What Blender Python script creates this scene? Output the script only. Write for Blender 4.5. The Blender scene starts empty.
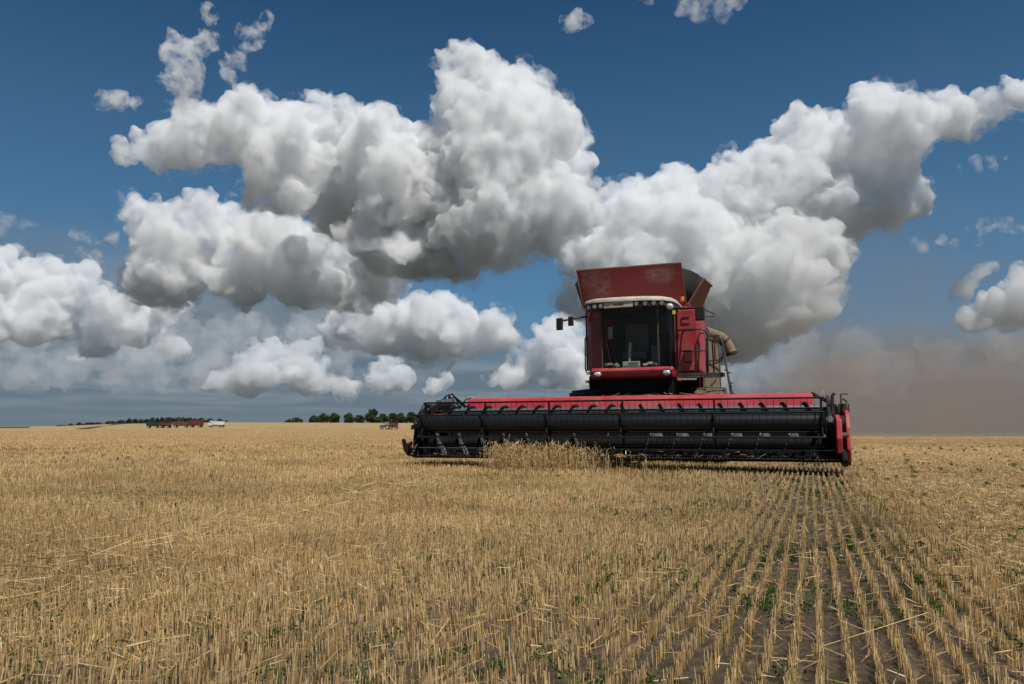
import bpy, bmesh, math, random
import numpy as np
from mathutils import Vector, Matrix
R = math.radians
C = bpy.context.scene

# ------------------------------------------------------------------ camera
CAM_H, FPX, HOR = 0.8, 800.0, 433.0
PITCH = math.atan((HOR - 342) / FPX)
cam = bpy.data.objects.new('camera', bpy.data.cameras.new('camera'))
C.collection.objects.link(cam)
cam.location = (0, 0, CAM_H)
cam.rotation_euler = (math.pi / 2 + PITCH, 0, 0)
cam.data.sensor_width = 36
cam.data.lens = 36 * FPX / 1024
cam.data.clip_start = 0.1
cam.data.clip_end = 200000
C.camera = cam

# ------------------------------------------------------------------ sky, sun, exposure
SUN_EL, SUN_AZ = R(62), R(145)          # azimuth clockwise from +Y
w = bpy.data.worlds.new('World'); C.world = w; w.use_nodes = True
nt = w.node_tree; nt.nodes.clear()
def N(t, ty, **kw):
    n = t.nodes.new(ty)
    for k, v in kw.items(): setattr(n, k, v)
    return n
def math_n(t, op, a, b=None, c=None, clamp=False):
    n = N(t, 'ShaderNodeMath', operation=op); n.use_clamp = clamp
    for i, x in enumerate((a, b, c)):
        if x is None: continue
        if isinstance(x, (int, float)): n.inputs[i].default_value = x
        else: t.links.new(x, n.inputs[i])
    return n.outputs[0]
def maprange(t, x, a, b, c=0.0, d=1.0, smooth=True):
    n = N(t, 'ShaderNodeMapRange'); n.interpolation_type = 'SMOOTHSTEP' if smooth else 'LINEAR'
    t.links.new(x, n.inputs[0])
    for i, v in enumerate((a, b, c, d)): n.inputs[i + 1].default_value = v
    return n.outputs[0]
def mixc(t, f, a, b, blend='MIX'):
    n = N(t, 'ShaderNodeMix', data_type='RGBA', blend_type=blend)
    for i, x in ((0, f), (6, a), (7, b)):
        if isinstance(x, (int, float)): n.inputs[i].default_value = x
        elif isinstance(x, tuple): n.inputs[i].default_value = (*x, 1)
        else: t.links.new(x, n.inputs[i])
    return n.outputs[2]
def noise_n(t, vec, scale, detail=3, rough=.55, dist=0.0):
    n = N(t, 'ShaderNodeTexNoise'); n.inputs['Scale'].default_value = scale; n.inputs['Detail'].default_value = detail
    n.inputs['Roughness'].default_value = rough; n.inputs['Distortion'].default_value = dist
    if vec is not None: t.links.new(vec, n.inputs['Vector'])
    return n.outputs[0]
wo = N(nt, 'ShaderNodeOutputWorld'); bg = N(nt, 'ShaderNodeBackground')
sky = N(nt, 'ShaderNodeTexSky', sky_type='NISHITA', sun_disc=False, sun_elevation=SUN_EL, sun_rotation=SUN_AZ,
        air_density=1.0, dust_density=0.0, ozone_density=3.0, altitude=1500)
bg.inputs['Strength'].default_value = 0.1
blue = mixc(nt, 1.0, sky.outputs[0], (.235, .47, .57), 'MULTIPLY')
# paler air towards the horizon
tcg = N(nt, 'ShaderNodeTexCoord'); sg = N(nt, 'ShaderNodeSeparateXYZ'); nt.links.new(tcg.outputs['Generated'], sg.inputs[0])
blue = mixc(nt, maprange(nt, sg.outputs[2], .50, .02, 0, .50, False), blue, (1.5, 3.0, 4.5))
# a far grey deck of layer cloud low over the horizon, laid on a flat plane high up
tc = N(nt, 'ShaderNodeTexCoord'); sp = N(nt, 'ShaderNodeSeparateXYZ'); nt.links.new(tc.outputs['Generated'], sp.inputs[0])
el = math_n(nt, 'MAXIMUM', sp.outputs[2], 0.0)
den = math_n(nt, 'ADD', el, 0.05)
cb = N(nt, 'ShaderNodeCombineXYZ')
nt.links.new(math_n(nt, 'DIVIDE', sp.outputs[0], den), cb.inputs[0]); nt.links.new(math_n(nt, 'DIVIDE', sp.outputs[1], den), cb.inputs[1])
n1 = noise_n(nt, cb.outputs[0], .38, 6, .58, .3)
n2 = noise_n(nt, cb.outputs[0], .62, 5, .55, .2)
west = maprange(nt, sp.outputs[0], .12, -.35)               # the deck is thicker away from the sun
lim = math_n(nt, 'MULTIPLY_ADD', west, .10, .10)            # how high it reaches
f = math_n(nt, 'SUBTRACT', math_n(nt, 'MULTIPLY_ADD', n1, .16, lim), math_n(nt, 'ADD', el, .08))
fac = maprange(nt, f, -.05, .06)
deck = mixc(nt, maprange(nt, n2, .38, .68), (1.3, 1.75, 2.2), (2.5, 2.85, 3.15))
deck = mixc(nt, maprange(nt, el, 0.0, .07), (1.45, 1.85, 2.2), deck)
skyc = mixc(nt, math_n(nt, 'MULTIPLY', fac, .93), blue, deck)
nt.links.new(skyc, bg.inputs[0]); nt.links.new(bg.outputs[0], wo.inputs[0])
sd = Vector((math.sin(SUN_AZ) * math.cos(SUN_EL), math.cos(SUN_AZ) * math.cos(SUN_EL), math.sin(SUN_EL)))
sl = bpy.data.lights.new('sun', 'SUN'); sl.energy = 4.7; sl.angle = R(0.53); sl.color = (1, .95, .87)
so = bpy.data.objects.new('sun', sl); C.collection.objects.link(so)
so.rotation_euler = sd.to_track_quat('Z', 'Y').to_euler()
C.view_settings.view_transform = 'Standard'; C.view_settings.look = 'None'
C.view_settings.exposure = 0; C.view_settings.gamma = 1; C.view_settings.use_curve_mapping = False
C.cycles.use_denoising = True
C.cycles.volume_step_rate = 2
C.cycles.volume_bounces = 9
C.cycles.max_bounces = 10
C.cycles.diffuse_bounces = 3
C.cycles.transparent_max_bounces = 64

# ------------------------------------------------------------------ helpers
def ray(u, v):
    x = (u - 512) / FPX; y = (342 - v) / FPX
    cp, s_ = math.cos(PITCH), math.sin(PITCH)
    return Vector((x, cp - y * s_, s_ + y * cp))
def tag(o, label, cat=None, group=None, kind=None):
    if label: o['label'] = label
    if cat: o['category'] = cat
    if group: o['group'] = group
    if kind: o['kind'] = kind
    return o
def link(name, me, mats, parent=None):
    o = bpy.data.objects.new(name, me); C.collection.objects.link(o)
    for m in (mats if isinstance(mats, (list, tuple)) else [mats]): me.materials.append(m)
    if parent is not None: o.parent = parent
    return o
def empty(name, loc, rz=0.0):
    o = bpy.data.objects.new(name, None); C.collection.objects.link(o); o.location = loc; o.rotation_euler = (0, 0, rz)
    o.empty_display_size = .3
    return o
class MB:
    def __init__(self): self.v = []; self.f = []; self.m = []; self.cur = 0; self.smooth = []; self.sm = False
    def add(self, vs, fs):
        n = len(self.v); self.v += [tuple(p) for p in vs]
        for q in fs: self.f.append(tuple(i + n for i in q)); self.m.append(self.cur); self.smooth.append(self.sm)
        return self
    def mat(self, i): self.cur = i; return self
    def box(self, x0, x1, y0, y1, z0, z1):
        v = [(x, y, z) for z in (z0, z1) for y in (y0, y1) for x in (x0, x1)]
        return self.add(v, [(0, 2, 3, 1), (4, 5, 7, 6), (0, 1, 5, 4), (2, 6, 7, 3), (0, 4, 6, 2), (1, 3, 7, 5)])
    def prism(self, pts, axis, a, b):
        """closed outline pts extruded along axis (0 x, 1 y, 2 z) from a to b; pts use the two other axes in order"""
        def P(p, t): q = list(p); q.insert(axis, t); return tuple(q)
        n = len(pts); v = [P(p, a) for p in pts] + [P(p, b) for p in pts]
        f = [tuple(range(n))[::-1], tuple(range(n, 2 * n))] + [(i, (i + 1) % n, n + (i + 1) % n, n + i) for i in range(n)]
        return self.add(v, f)
    def hexa(self, q, d):
        """a four-cornered plate q given a thickness along vector d"""
        q = [Vector(p) for p in q]; d = Vector(d); v = q + [p + d for p in q]
        return self.add(v, [(3, 2, 1, 0), (4, 5, 6, 7), (0, 1, 5, 4), (1, 2, 6, 5), (2, 3, 7, 6), (3, 0, 4, 7)])
    def sweep(self, pts, r, n=8, cap=True):
        pts = [Vector(p) for p in pts]; rs = r if isinstance(r, (list, tuple)) else [r] * len(pts)
        t0 = (pts[1] - pts[0]).normalized(); up = Vector((0, 0, 1)) if abs(t0.z) < .9 else Vector((1, 0, 0))
        a = t0.cross(up).normalized(); vs = []
        for i, p in enumerate(pts):
            t = (pts[min(i + 1, len(pts) - 1)] - pts[max(i - 1, 0)]).normalized()
            a = (a - t * a.dot(t)).normalized(); b = t.cross(a)
            vs += [p + (a * math.cos(k * 2 * math.pi / n) + b * math.sin(k * 2 * math.pi / n)) * rs[i] for k in range(n)]
        s_ = self.sm; self.sm = n > 5
        self.add(vs, [(i * n + k, i * n + (k + 1) % n, (i + 1) * n + (k + 1) % n, (i + 1) * n + k) for i in range(len(pts) - 1) for k in range(n)])
        self.sm = s_
        if cap: L = len(pts) - 1; self.add(vs[:n], [tuple(range(n))]); self.add(vs[L * n:], [tuple(range(n))[::-1]])
        return self
    def cyl(self, p0, p1, r, n=16): return self.sweep([p0, p1], r, n)
    def flight(self, x0, x1, cy, cz, r0, r1, pitch, hand=1, th=.02, seg=16):
        L = abs(x1 - x0); n = max(2, int(L / pitch * seg)); vs = []
        for i in range(n + 1):
            a = hand * 2 * math.pi * i / seg; x = x0 + (x1 - x0) * i / n
            for (rr, dx) in ((r0, -th), (r1, -th * .5), (r1, th * .5), (r0, th)):
                vs.append((x + dx, cy + rr * math.cos(a), cz + rr * math.sin(a)))
        return self.add(vs, [(i * 4 + k, i * 4 + k + 1, i * 4 + 5 + k, i * 4 + 4 + k) for i in range(n) for k in range(3)])
    def ball(self, c, r, sub=2):
        v, f = unit_ico(sub); rr = Vector(r) if not isinstance(r, (int, float)) else Vector((r, r, r))
        s_ = self.sm; self.sm = True
        self.add([(c[0] + p[0] * rr.x, c[1] + p[1] * rr.y, c[2] + p[2] * rr.z) for p in v], [tuple(q) for q in f]); self.sm = s_
        return self
    def build(self, name, mats, parent=None, bevel=0.0, fix=True):
        me = bpy.data.meshes.new(name); me.from_pydata(self.v, [], self.f); me.update()
        me.polygons.foreach_set('material_index', self.m); me.polygons.foreach_set('use_smooth', self.smooth)
        if fix:
            bm = bmesh.new(); bm.from_mesh(me); bmesh.ops.recalc_face_normals(bm, faces=bm.faces); bm.to_mesh(me); bm.free()
        o = link(name, me, mats, parent)
        if bevel:
            b = o.modifiers.new('edge', 'BEVEL'); b.width = bevel; b.segments = 2; b.limit_method = 'ANGLE'
        return o
def unit_ico(n):
    bm = bmesh.new(); bmesh.ops.create_icosphere(bm, subdivisions=n, radius=1)
    v = np.array([p.co[:] for p in bm.verts]); f = np.array([[q.index for q in p.verts] for p in bm.faces]); bm.free()
    return v, f

# ------------------------------------------------------------------ materials
def pbr(name, col, rough=.5, metal=0.0, dirt=None, dirt_amt=.3, scale=3.0, spec=.5, bump=0.0, coat=0.0):
    m = bpy.data.materials.new(name); m.use_nodes = True; t = m.node_tree; b = t.nodes['Principled BSDF']
    b.inputs['Roughness'].default_value = rough; b.inputs['Metallic'].default_value = metal
    b.inputs['Specular IOR Level'].default_value = spec; b.inputs['Coat Weight'].default_value = coat
    tc_ = N(t, 'ShaderNodeTexCoord'); vec = tc_.outputs['Object']
    nn = noise_n(t, vec, scale, 6, .65, .3)
    c = mixc(t, maprange(t, nn, .3, .7), tuple(x * .82 for x in col), tuple(min(1, x * 1.12) for x in col))
    if dirt:
        d = noise_n(t, vec, scale * .6, 8, .7, .6); fine = noise_n(t, vec, scale * 12, 4, .7)
        fd = math_n(t, 'MULTIPLY', maprange(t, math_n(t, 'MULTIPLY_ADD', fine, .25, d), .5, .85), dirt_amt * 2, clamp=True)
        c = mixc(t, fd, c, dirt)
        t.links.new(math_n(t, 'MULTIPLY_ADD', fd, .4, rough, clamp=True), b.inputs['Roughness'])
    t.links.new(c, b.inputs['Base Color'])
    if bump:
        bp = N(t, 'ShaderNodeBump'); bp.inputs['Strength'].default_value = bump; bp.inputs['Distance'].default_value = .02
        t.links.new(noise_n(t, vec, scale * 5, 5, .6), bp.inputs['Height']); t.links.new(bp.outputs[0], b.inputs['Normal'])
    return m
DUST = (.30, .22, .14)
M = {}
M['gloss'] = pbr('gloss_black', (.008, .008, .009), .38)
M['red'] = pbr('red_paint', (.43, .018, .032), .42, dirt=DUST, dirt_amt=.15, coat=.2)
M['red_bright'] = pbr('red_header_paint', (.50, .03, .045), .45, dirt=DUST, dirt_amt=.16, scale=2)
M['black'] = pbr('black_paint', (.012, .012, .013), .45, dirt=DUST, dirt_amt=.05)
M['blackm'] = pbr('black_dusty_metal', (.02, .019, .018), .55, dirt=DUST, dirt_amt=.16, scale=5)
M['grey'] = pbr('grey_steel', (.16, .18, .19), .4, .5, dirt=DUST, dirt_amt=.1)
M['silver'] = pbr('worn_bright_steel', (.55, .56, .57), .35, .8, dirt=DUST, dirt_amt=.15, scale=6)
M['beige'] = pbr('cream_plastic', (.50, .46, .38), .55, dirt=DUST, dirt_amt=.2)
M['tan'] = pbr('dusty_tan_metal', (.215, .16, .105), .75, dirt=(.2, .13, .08), dirt_amt=.3)
M['tyre'] = pbr('dusty_rubber', (.035, .031, .027), .85, dirt=DUST, dirt_amt=.35, scale=6, bump=.3)
M['orange'] = pbr('amber_lens', (.8, .25, .02), .25)
M['yellow'] = pbr('yellow_lens', (.75, .5, .05), .25)
M['dull_lens'] = pbr('dull_lens', (.28, .29, .3), .15, .3)
M['lens'] = pbr('clear_lens', (.7, .72, .74), .15, .3)
M['dull_red'] = pbr('faded_dark_red', (.13, .022, .022), .7, dirt=DUST, dirt_amt=.2)
M['rust'] = pbr('rusty_brown_panel', (.14, .05, .035), .75, dirt=(.22, .13, .09), dirt_amt=.3)
M['rubber'] = pbr('dark_flap', (.02, .018, .016), .9, dirt=DUST, dirt_amt=.05, spec=.2)  # black rubber, kept extra dark to carry the shade on the tank flaps
M['matt'] = pbr('matt_black', (.010, .010, .010), .85, spec=.15)
M['interior'] = pbr('cab_interior', (.11, .12, .10), .8)
M['white'] = pbr('white_paint', (.75, .75, .73), .5, dirt=DUST, dirt_amt=.12)
M['teal'] = pbr('green_print', (.08, .35, .22), .5)
M['blue'] = pbr('blue_paint', (.04, .10, .22), .45)
M['darkgreen'] = pbr('dark_green_paint', (.02, .05, .035), .5)
M['shaded_red'] = pbr('shaded_red_panel', (.13, .008, .02), .35, dirt=DUST, dirt_amt=.05)  # red paint with the shade of the cab's unlit side put into the colour
def tank_mat():
    m = bpy.data.materials.new('scuffed_red_paint'); m.use_nodes = True; t = m.node_tree; b = t.nodes['Principled BSDF']
    b.inputs['Roughness'].default_value = .55
    v = N(t, 'ShaderNodeTexCoord').outputs['Object']; s3 = N(t, 'ShaderNodeSeparateXYZ'); t.links.new(v, s3.inputs[0])
    mp = N(t, 'ShaderNodeMapping'); mp.inputs['Scale'].default_value = (1.6, 1, 3); t.links.new(v, mp.inputs[0])
    st = noise_n(t, mp.outputs[0], 3.2, 8, .7, .3); fn = noise_n(t, v, 22, 5, .7)
    def spot(cx, cz, rx, rz):
        a = math_n(t, 'POWER', math_n(t, 'DIVIDE', math_n(t, 'SUBTRACT', s3.outputs[0], cx), rx), 2.0)
        c_ = math_n(t, 'POWER', math_n(t, 'DIVIDE', math_n(t, 'SUBTRACT', s3.outputs[2], cz), rz), 2.0)
        return maprange(t, math_n(t, 'ADD', a, c_), 1.0, 0.0)
    w_ = math_n(t, 'MAXIMUM', spot(-1.25, 4.6, .7, .9), spot(.5, 4.85, .65, .32))
    k = math_n(t, 'MULTIPLY_ADD', fn, .35, math_n(t, 'MULTIPLY_ADD', st, .7, math_n(t, 'MULTIPLY', w_, .34)))
    fac_ = maprange(t, k, .62, 1.1, 0, .7)
    c = mixc(t, maprange(t, fn, .3, .7), (.19, .014, .022), (.25, .02, .03))
    c = mixc(t, fac_, c, (.36, .25, .24))
    t.links.new(c, b.inputs['Base Color'])
    return m
M['tank'] = tank_mat()
def glass_mat():
    m = bpy.data.materials.new('tinted_glass'); m.use_nodes = True; t = m.node_tree; t.nodes.clear()
    o = N(t, 'ShaderNodeOutputMaterial'); tr = N(t, 'ShaderNodeBsdfTransparent'); tr.inputs[0].default_value = (.74, .79, .74, 1)
    g = N(t, 'ShaderNodeBsdfGlossy'); g.inputs['Roughness'].default_value = .04
    fr = N(t, 'ShaderNodeFresnel'); fr.inputs[0].default_value = 1.38
    mx = N(t, 'ShaderNodeMixShader'); t.links.new(fr.outputs[0], mx.inputs[0]); t.links.new(tr.outputs[0], mx.inputs[1]); t.links.new(g.outputs[0], mx.inputs[2])
    t.links.new(mx.outputs[0], o.inputs[0]); return m
M['glass'] = glass_mat()
def col_mat(name, trans=.25, rough=.8):
    """matt plant material coloured by the mesh's own colour attribute, letting some light through"""
    m = bpy.data.materials.new(name); m.use_nodes = True; t = m.node_tree; t.nodes.clear()
    o = N(t, 'ShaderNodeOutputMaterial'); a = N(t, 'ShaderNodeAttribute', attribute_name='Col')
    d = N(t, 'ShaderNodeBsdfDiffuse'); tl = N(t, 'ShaderNodeBsdfTranslucent'); mx = N(t, 'ShaderNodeMixShader'); mx.inputs[0].default_value = trans
    t.links.new(a.outputs[0], d.inputs[0]); t.links.new(a.outputs[0], tl.inputs[0])
    t.links.new(d.outputs[0], mx.inputs[1]); t.links.new(tl.outputs[0], mx.inputs[2]); t.links.new(mx.outputs[0], o.inputs[0])
    return m
M['straw'] = col_mat('straw', .16)
M['leaf'] = col_mat('green_leaf', .3)
M['bark'] = pbr('bark', (.07, .055, .04), .9)

# ------------------------------------------------------------------ terrain
YAW = R(20.4); CX, CY = 2.035, 16.94
cY, sY = math.cos(YAW), math.sin(YAW)
PU = np.array([-500, 0, 60, 120, 225, 300, 416, 520, 640, 760, 900, 1500.])
PZ = np.array([3, 5, 5.5, 7.5, 9.2, 9.2, 9, 7, 4, 1, 0, 0.])
def terrain(X, Y):
    X = np.asarray(X, float); Y = np.asarray(Y, float); d = np.hypot(X, Y)
    u = 512 + 800 * X / np.maximum(Y, d * .3 + 1e-6)
    prof = np.interp(u, PU, PZ) * np.clip(Y / (d + 1e-6) * 2, 0, 1)
    t = np.clip((d - 70) / 830, 0, 1); sm = t * t * (3 - 2 * t)
    return (prof + .7) * 900 / 800 * sm - .1 * np.clip((d - 900) / 800, 0, 60) * 1.0 * (prof / 9)
def tz(x, y): return float(terrain(x, y))
def ground_mat():
    m = bpy.data.materials.new('stubble_soil'); m.use_nodes = True; t = m.node_tree; b = t.nodes['Principled BSDF']
    b.inputs['Roughness'].default_value = .95; b.inputs['Specular IOR Level'].default_value = .1
    g = N(t, 'ShaderNodeNewGeometry'); pos = g.outputs['Position']
    rot = N(t, 'ShaderNodeVectorRotate'); rot.rotation_type = 'Z_AXIS'; rot.inputs['Angle'].default_value = YAW; t.links.new(pos, rot.inputs['Vector'])
    s3 = N(t, 'ShaderNodeSeparateXYZ'); t.links.new(rot.outputs[0], s3.inputs[0]); r = s3.outputs[0]; l = s3.outputs[1]
    clod = noise_n(t, pos, 14, 8, .7); fine = noise_n(t, pos, 70, 6, .7)
    mp = N(t, 'ShaderNodeMapping'); mp.inputs['Scale'].default_value = (1, .16, 1); t.links.new(rot.outputs[0], mp.inputs[0])
    streak = noise_n(t, mp.outputs[0], .35, 6, .65, .3); patch = noise_n(t, pos, .03, 5, .6, .5)
    litter = noise_n(t, mp.outputs[0], 9, 7, .75, .4)
    soil = mixc(t, maprange(t, clod, .3, .7), (.040, .030, .021), (.115, .088, .06))
    straw = mixc(t, maprange(t, fine, .3, .7), (.25, .175, .085), (.42, .3, .155))
    bare = math_n(t, 'MULTIPLY', maprange(t, r, .9, .3), maprange(t, r, -3.5, -1.2))
    far = maprange(t, l, 18, 45)
    thr = math_n(t, 'SUBTRACT', math_n(t, 'MULTIPLY_ADD', bare, .12, .46), math_n(t, 'MULTIPLY', far, .3))
    k = maprange(t, math_n(t, 'SUBTRACT', litter, thr), -.06, .10)
    near = mixc(t, k, soil, straw)
    fcol = mixc(t, maprange(t, streak, .32, .68), (.27, .185, .088), (.42, .295, .15))
    fcol = mixc(t, math_n(t, 'MULTIPLY', maprange(t, patch, .55, .75), .35), fcol, (.19, .14, .07))
    fcol = mixc(t, maprange(t, l, 1200, 2500), fcol, (.06, .065, .052))          # made-up dark far land beyond the rise, dims the bounce onto cloud bases
    t.links.new(mixc(t, far, near, fcol), b.inputs['Base Color'])
    bp = N(t, 'ShaderNodeBump'); bp.inputs['Strength'].default_value = .8; bp.inputs['Distance'].default_value = .03
    t.links.new(math_n(t, 'ADD', clod, math_n(t, 'MULTIPLY', litter, .6)), bp.inputs['Height']); t.links.new(bp.outputs[0], b.inputs['Normal'])
    return m
def build_ground():
    ds = np.concatenate([[0], np.geomspace(1.2, 60, 40), np.geomspace(66, 3000, 60), np.geomspace(3600, 60000, 14)])
    az = np.unique(np.concatenate([np.linspace(-180, 180, 73), np.linspace(-45, 45, 181)]))[:-1]; na = len(az)
    D, A = np.meshgrid(ds[1:], np.radians(az), indexing='ij'); X, Y = D * np.sin(A), D * np.cos(A); Z = terrain(X, Y)
    rng = np.random.default_rng(3); Z = Z + rng.normal(0, .008, Z.shape) * (D < 40)
    v = [(0, 0, 0)] + np.stack([X, Y, Z], -1).reshape(-1, 3).tolist(); f = [(0, 1 + (j + 1) % na, 1 + j) for j in range(na)]
    for i in range(len(ds) - 2):
        a = 1 + i * na; b = a + na
        f += [(a + j, a + (j + 1) % na, b + (j + 1) % na, b + j) for j in range(na)]
    mb = MB(); mb.sm = True; mb.add(v, f); o = mb.build('ground', ground_mat()); o['kind'] = 'structure'
    o['label'] = 'wide stubble field rising gently to the horizon'
build_ground()
def strip(name, label, pts, mat, lift):
    """a field strip draped on the terrain; pts: rows of (x, y) pairs, one per edge"""
    v = []; f = []
    n = 24
    for i in range(n + 1):
        t = i / n
        for k in (0, 1):
            a, b = pts[k]; x = a[0] + (b[0] - a[0]) * t; y = a[1] + (b[1] - a[1]) * t; v.append((x, y, tz(x, y) + lift))
        if i: q = 2 * i; f.append((q - 2, q - 1, q + 1, q))
    mb = MB(); mb.add(v, f); o = mb.build(name, mat); o['kind'] = 'structure'; o['label'] = label
# ------------------------------------------------------------------ combine harvester (local axes: x along the header, y back, z up)
comb = empty('combine_harvester', (CX, CY, 0), -YAW)
tag(comb, 'red combine harvester with a wide black reel header working the stubble', 'combine harvester')
def rot_lug_wheel(parent, x, y, R_, wd, rim_r, lugs=22):
    wt = MB(); wt.box(0, 0, 0, 0, 0, 0); wt = MB(); n = 40; prof = [(-.5, .68), (-.5, .86), (-.44, .94), (-.3, .965), (0, .97), (.3, .965), (.44, .94), (.5, .86), (.5, .68)]
    vs = []; wt.sm = True
    for i in range(n):
        a = 2 * math.pi * i / n
        vs += [(x + px * wd, y + math.cos(a) * pr * R_, R_ + math.sin(a) * pr * R_) for px, pr in prof]
    P = len(prof); wt.add(vs, [(i * P + k, i * P + k + 1, ((i + 1) % n) * P + k + 1, ((i + 1) % n) * P + k) for i in range(n) for k in range(P - 1)]); wt.sm = False
    for i in range(lugs):
        for sgn in (-1, 1):
            a0 = 2 * math.pi * (i + (.5 if sgn > 0 else 0)) / lugs; a1 = a0 + .16
            def P3(px, a, r): return (x + px * wd, y + math.cos(a) * r * R_, R_ + math.sin(a) * r * R_)
            q = [P3(sgn * .5, a0, .9), P3(sgn * .5, a0 + .1, .9), P3(sgn * .02, a1 + .1, .965), P3(sgn * .02, a1, .965)]
            q2 = [P3(sgn * .5, a0, .97), P3(sgn * .5, a0 + .1, .97), P3(sgn * .02, a1 + .1, 1.0), P3(sgn * .02, a1, 1.0)]
            wt.add(q + q2, [(0, 1, 2, 3), (4, 5, 6, 7), (0, 1, 5, 4), (1, 2, 6, 5), (2, 3, 7, 6), (3, 0, 4, 7)])
    wh = MB().cyl((x - wd * .2, y, R_), (x + wd * .2, y, R_), .16, 12).build('wheel', M['blackm'], parent)
    wt.build('tyre', M['tyre'], wh)
    rm = MB(); rm.cyl((x - wd * .38, y, R_), (x - wd * .30, y, R_), rim_r, 24).cyl((x + wd * .30, y, R_), (x + wd * .38, y, R_), rim_r, 24)
    rm.build('rim', M['beige'], wh)
rot_lug_wheel(comb, -1.48, 4.0, .98, .82, .55); rot_lug_wheel(comb, 1.62, 4.0, .98, .82, .55)
rot_lug_wheel(comb, -1.25, 8.1, .68, .5, .36); rot_lug_wheel(comb, 1.25, 8.1, .68, .5, .36)

# chassis and body
b = MB(); b.box(-.82, .95, 2.62, 4.0, 1.55, 2.12).box(-1.0, 1.0, 3.6, 8.6, .75, 1.6).box(-1.7, 1.8, 3.86, 4.14, .84, 1.12).box(.96, 1.38, 4.03, 4.14, 1.3, 2.28).box(-1.49, -.83, 4.045, 4.14, 1.3, 2.3)
b.box(-.55, .65, 2.9, 3.6, 1.1, 1.56)
b.build('chassis', M['matt'], comb, .015)
b = MB(); b.prism([(4.15, 1.5), (4.15, 3.5), (6.8, 3.5), (9.0, 3.1), (9.3, 2.2), (9.0, 1.3)], 0, -1.5, 1.40)
b.build('body', M['red'], comb, .04)
b = MB(); b.prism([(.99, 3.15), (.99, 4.12), (1.56, 4.12), (1.56, 3.28), (1.53, 3.18), (1.46, 3.15)], 2, 2.3, 3.82)
sp_ = b.build('side_body', M['red'], comb, .025)
b = MB(); b.box(1.02, 1.45, 3.135, 3.148, 3.33, 3.345).box(1.10, 1.30, 3.13, 3.148, 3.47, 3.485).box(1.10, 1.115, 3.13, 3.148, 3.49, 3.62).box(1.10, 1.30, 3.13, 3.148, 3.62, 3.635)
b.build('panel_seam', M['blackm'], sp_)
MB().box(1.17, 1.36, 3.02, 3.14, 2.52, 2.82).build('storage_box', pbr('dark_red', (.10, .008, .015), .5), sp_, .015)
b = MB(); b.prism([(4.2, 1.75), (4.2, 3.42), (6.9, 3.42), (8.0, 3.0), (8.0, 1.9)], 0, 1.45, 1.53)
ss = b.build('side_shield', M['tan'], comb, .02)
b = MB(); b.box(1.532, 1.55, 4.4, 7.7, 2.62, 2.66).hexa([(1.535, 4.9, 2.0), (1.535, 6.6, 2.3), (1.535, 6.6, 2.34), (1.535, 4.9, 2.04)], (.02, 0, 0))
b.build('trim_rail', M['blackm'], ss)
b = MB(); b.hexa([(-.5, 1.3, .45), (.55, 1.3, .45), (.55, 3.5, 1.5), (-.5, 3.5, 1.5)], (0, -.1, .62)); b.build('feeder_house', M['blackm'], comb, .02)

# grain tank with its folding extension
gt = MB().prism([(4.05, 3.6), (4.05, 4.12), (6.9, 4.12), (6.9, 3.6)], 0, -1.5, 1.2).build('grain_tank', M['tank'], comb, .02)
FB, FT = [(-1.62, 4.08, 4.12), (1.10, 4.08, 4.09)], [(-1.70, 3.66, 5.08), (1.05, 3.66, 5.085)]
p = MB().hexa([FB[0], FB[1], FT[1], FT[0]], (0, .03, .012)).build('extension_panel', M['tank'], gt)
b = MB().sweep([(FT[0][0], 3.65, 5.09), (FT[1][0], 3.65, 5.095)], .03, 6).sweep([(FT[1][0], 3.65, 5.1), (FB[1][0] + .01, 4.07, 4.1)], .02, 6)
b.build('edge_trim', M['rust'], p)
RB, RT = [(1.11, 4.12, 4.06), (1.26, 6.1, 4.3)], [(1.54, 4.3, 4.76), (1.53, 6.1, 4.90)]
q = MB().hexa([RB[0], RB[1], RT[1], RT[0]], (-.05, 0, .02)).build('extension_panel', M['rust'], gt)
q['label'] = 'dark brown side panel of the grain tank extension'
MB().sweep([RT[0], RT[1]], .035, 6).sweep([RB[0], RT[0]], .025, 6).build('edge_trim', M['rust'], q)
LB, LT = [(-1.64, 4.12, 4.1), (-1.7, 6.2, 4.1)], [(-1.92, 4.25, 4.86), (-2.0, 6.1, 4.95)]
MB().hexa([LB[0], LB[1], LT[1], LT[0]], (.04, 0, 0)).build('extension_panel', M['rust'], gt)['label'] = 'dark side panel of the grain tank extension over the mirrors'
MB().hexa([(-1.6, 6.4, 4.1), (1.25, 6.4, 4.1), (1.3, 6.75, 4.9), (-1.7, 6.75, 4.9)], (0, .04, 0)).build('extension_panel', M['rust'], gt)
def web(a0, a1, b0, b1, bow, name='corner_flap'):
    m = MB(); n = 8; vs = []
    for i in range(n + 1):
        t = i / n; lo = Vector(a0).lerp(Vector(b0), t); hi = Vector(a1).lerp(Vector(b1), t) + Vector(bow) * math.sin(math.pi * t)
        vs += [lo, hi, hi + Vector((0, .02, 0)), lo + Vector((0, .02, 0))]
    m.sm = True; m.add(vs, [(i * 4 + k, i * 4 + (k + 1) % 4, i * 4 + 4 + (k + 1) % 4, i * 4 + 4 + k) for i in range(n) for k in range(4)])
    m.build(name, M['rubber'], gt)
web((1.1, 4.09, 4.09), (1.05, 3.7, 4.98), RB[0], RT[0], (.03, .1, .06))
web((-1.63, 4.09, 4.1), (-1.69, 3.7, 4.85), LB[0], LT[0], (-.02, .1, 0))

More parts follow.
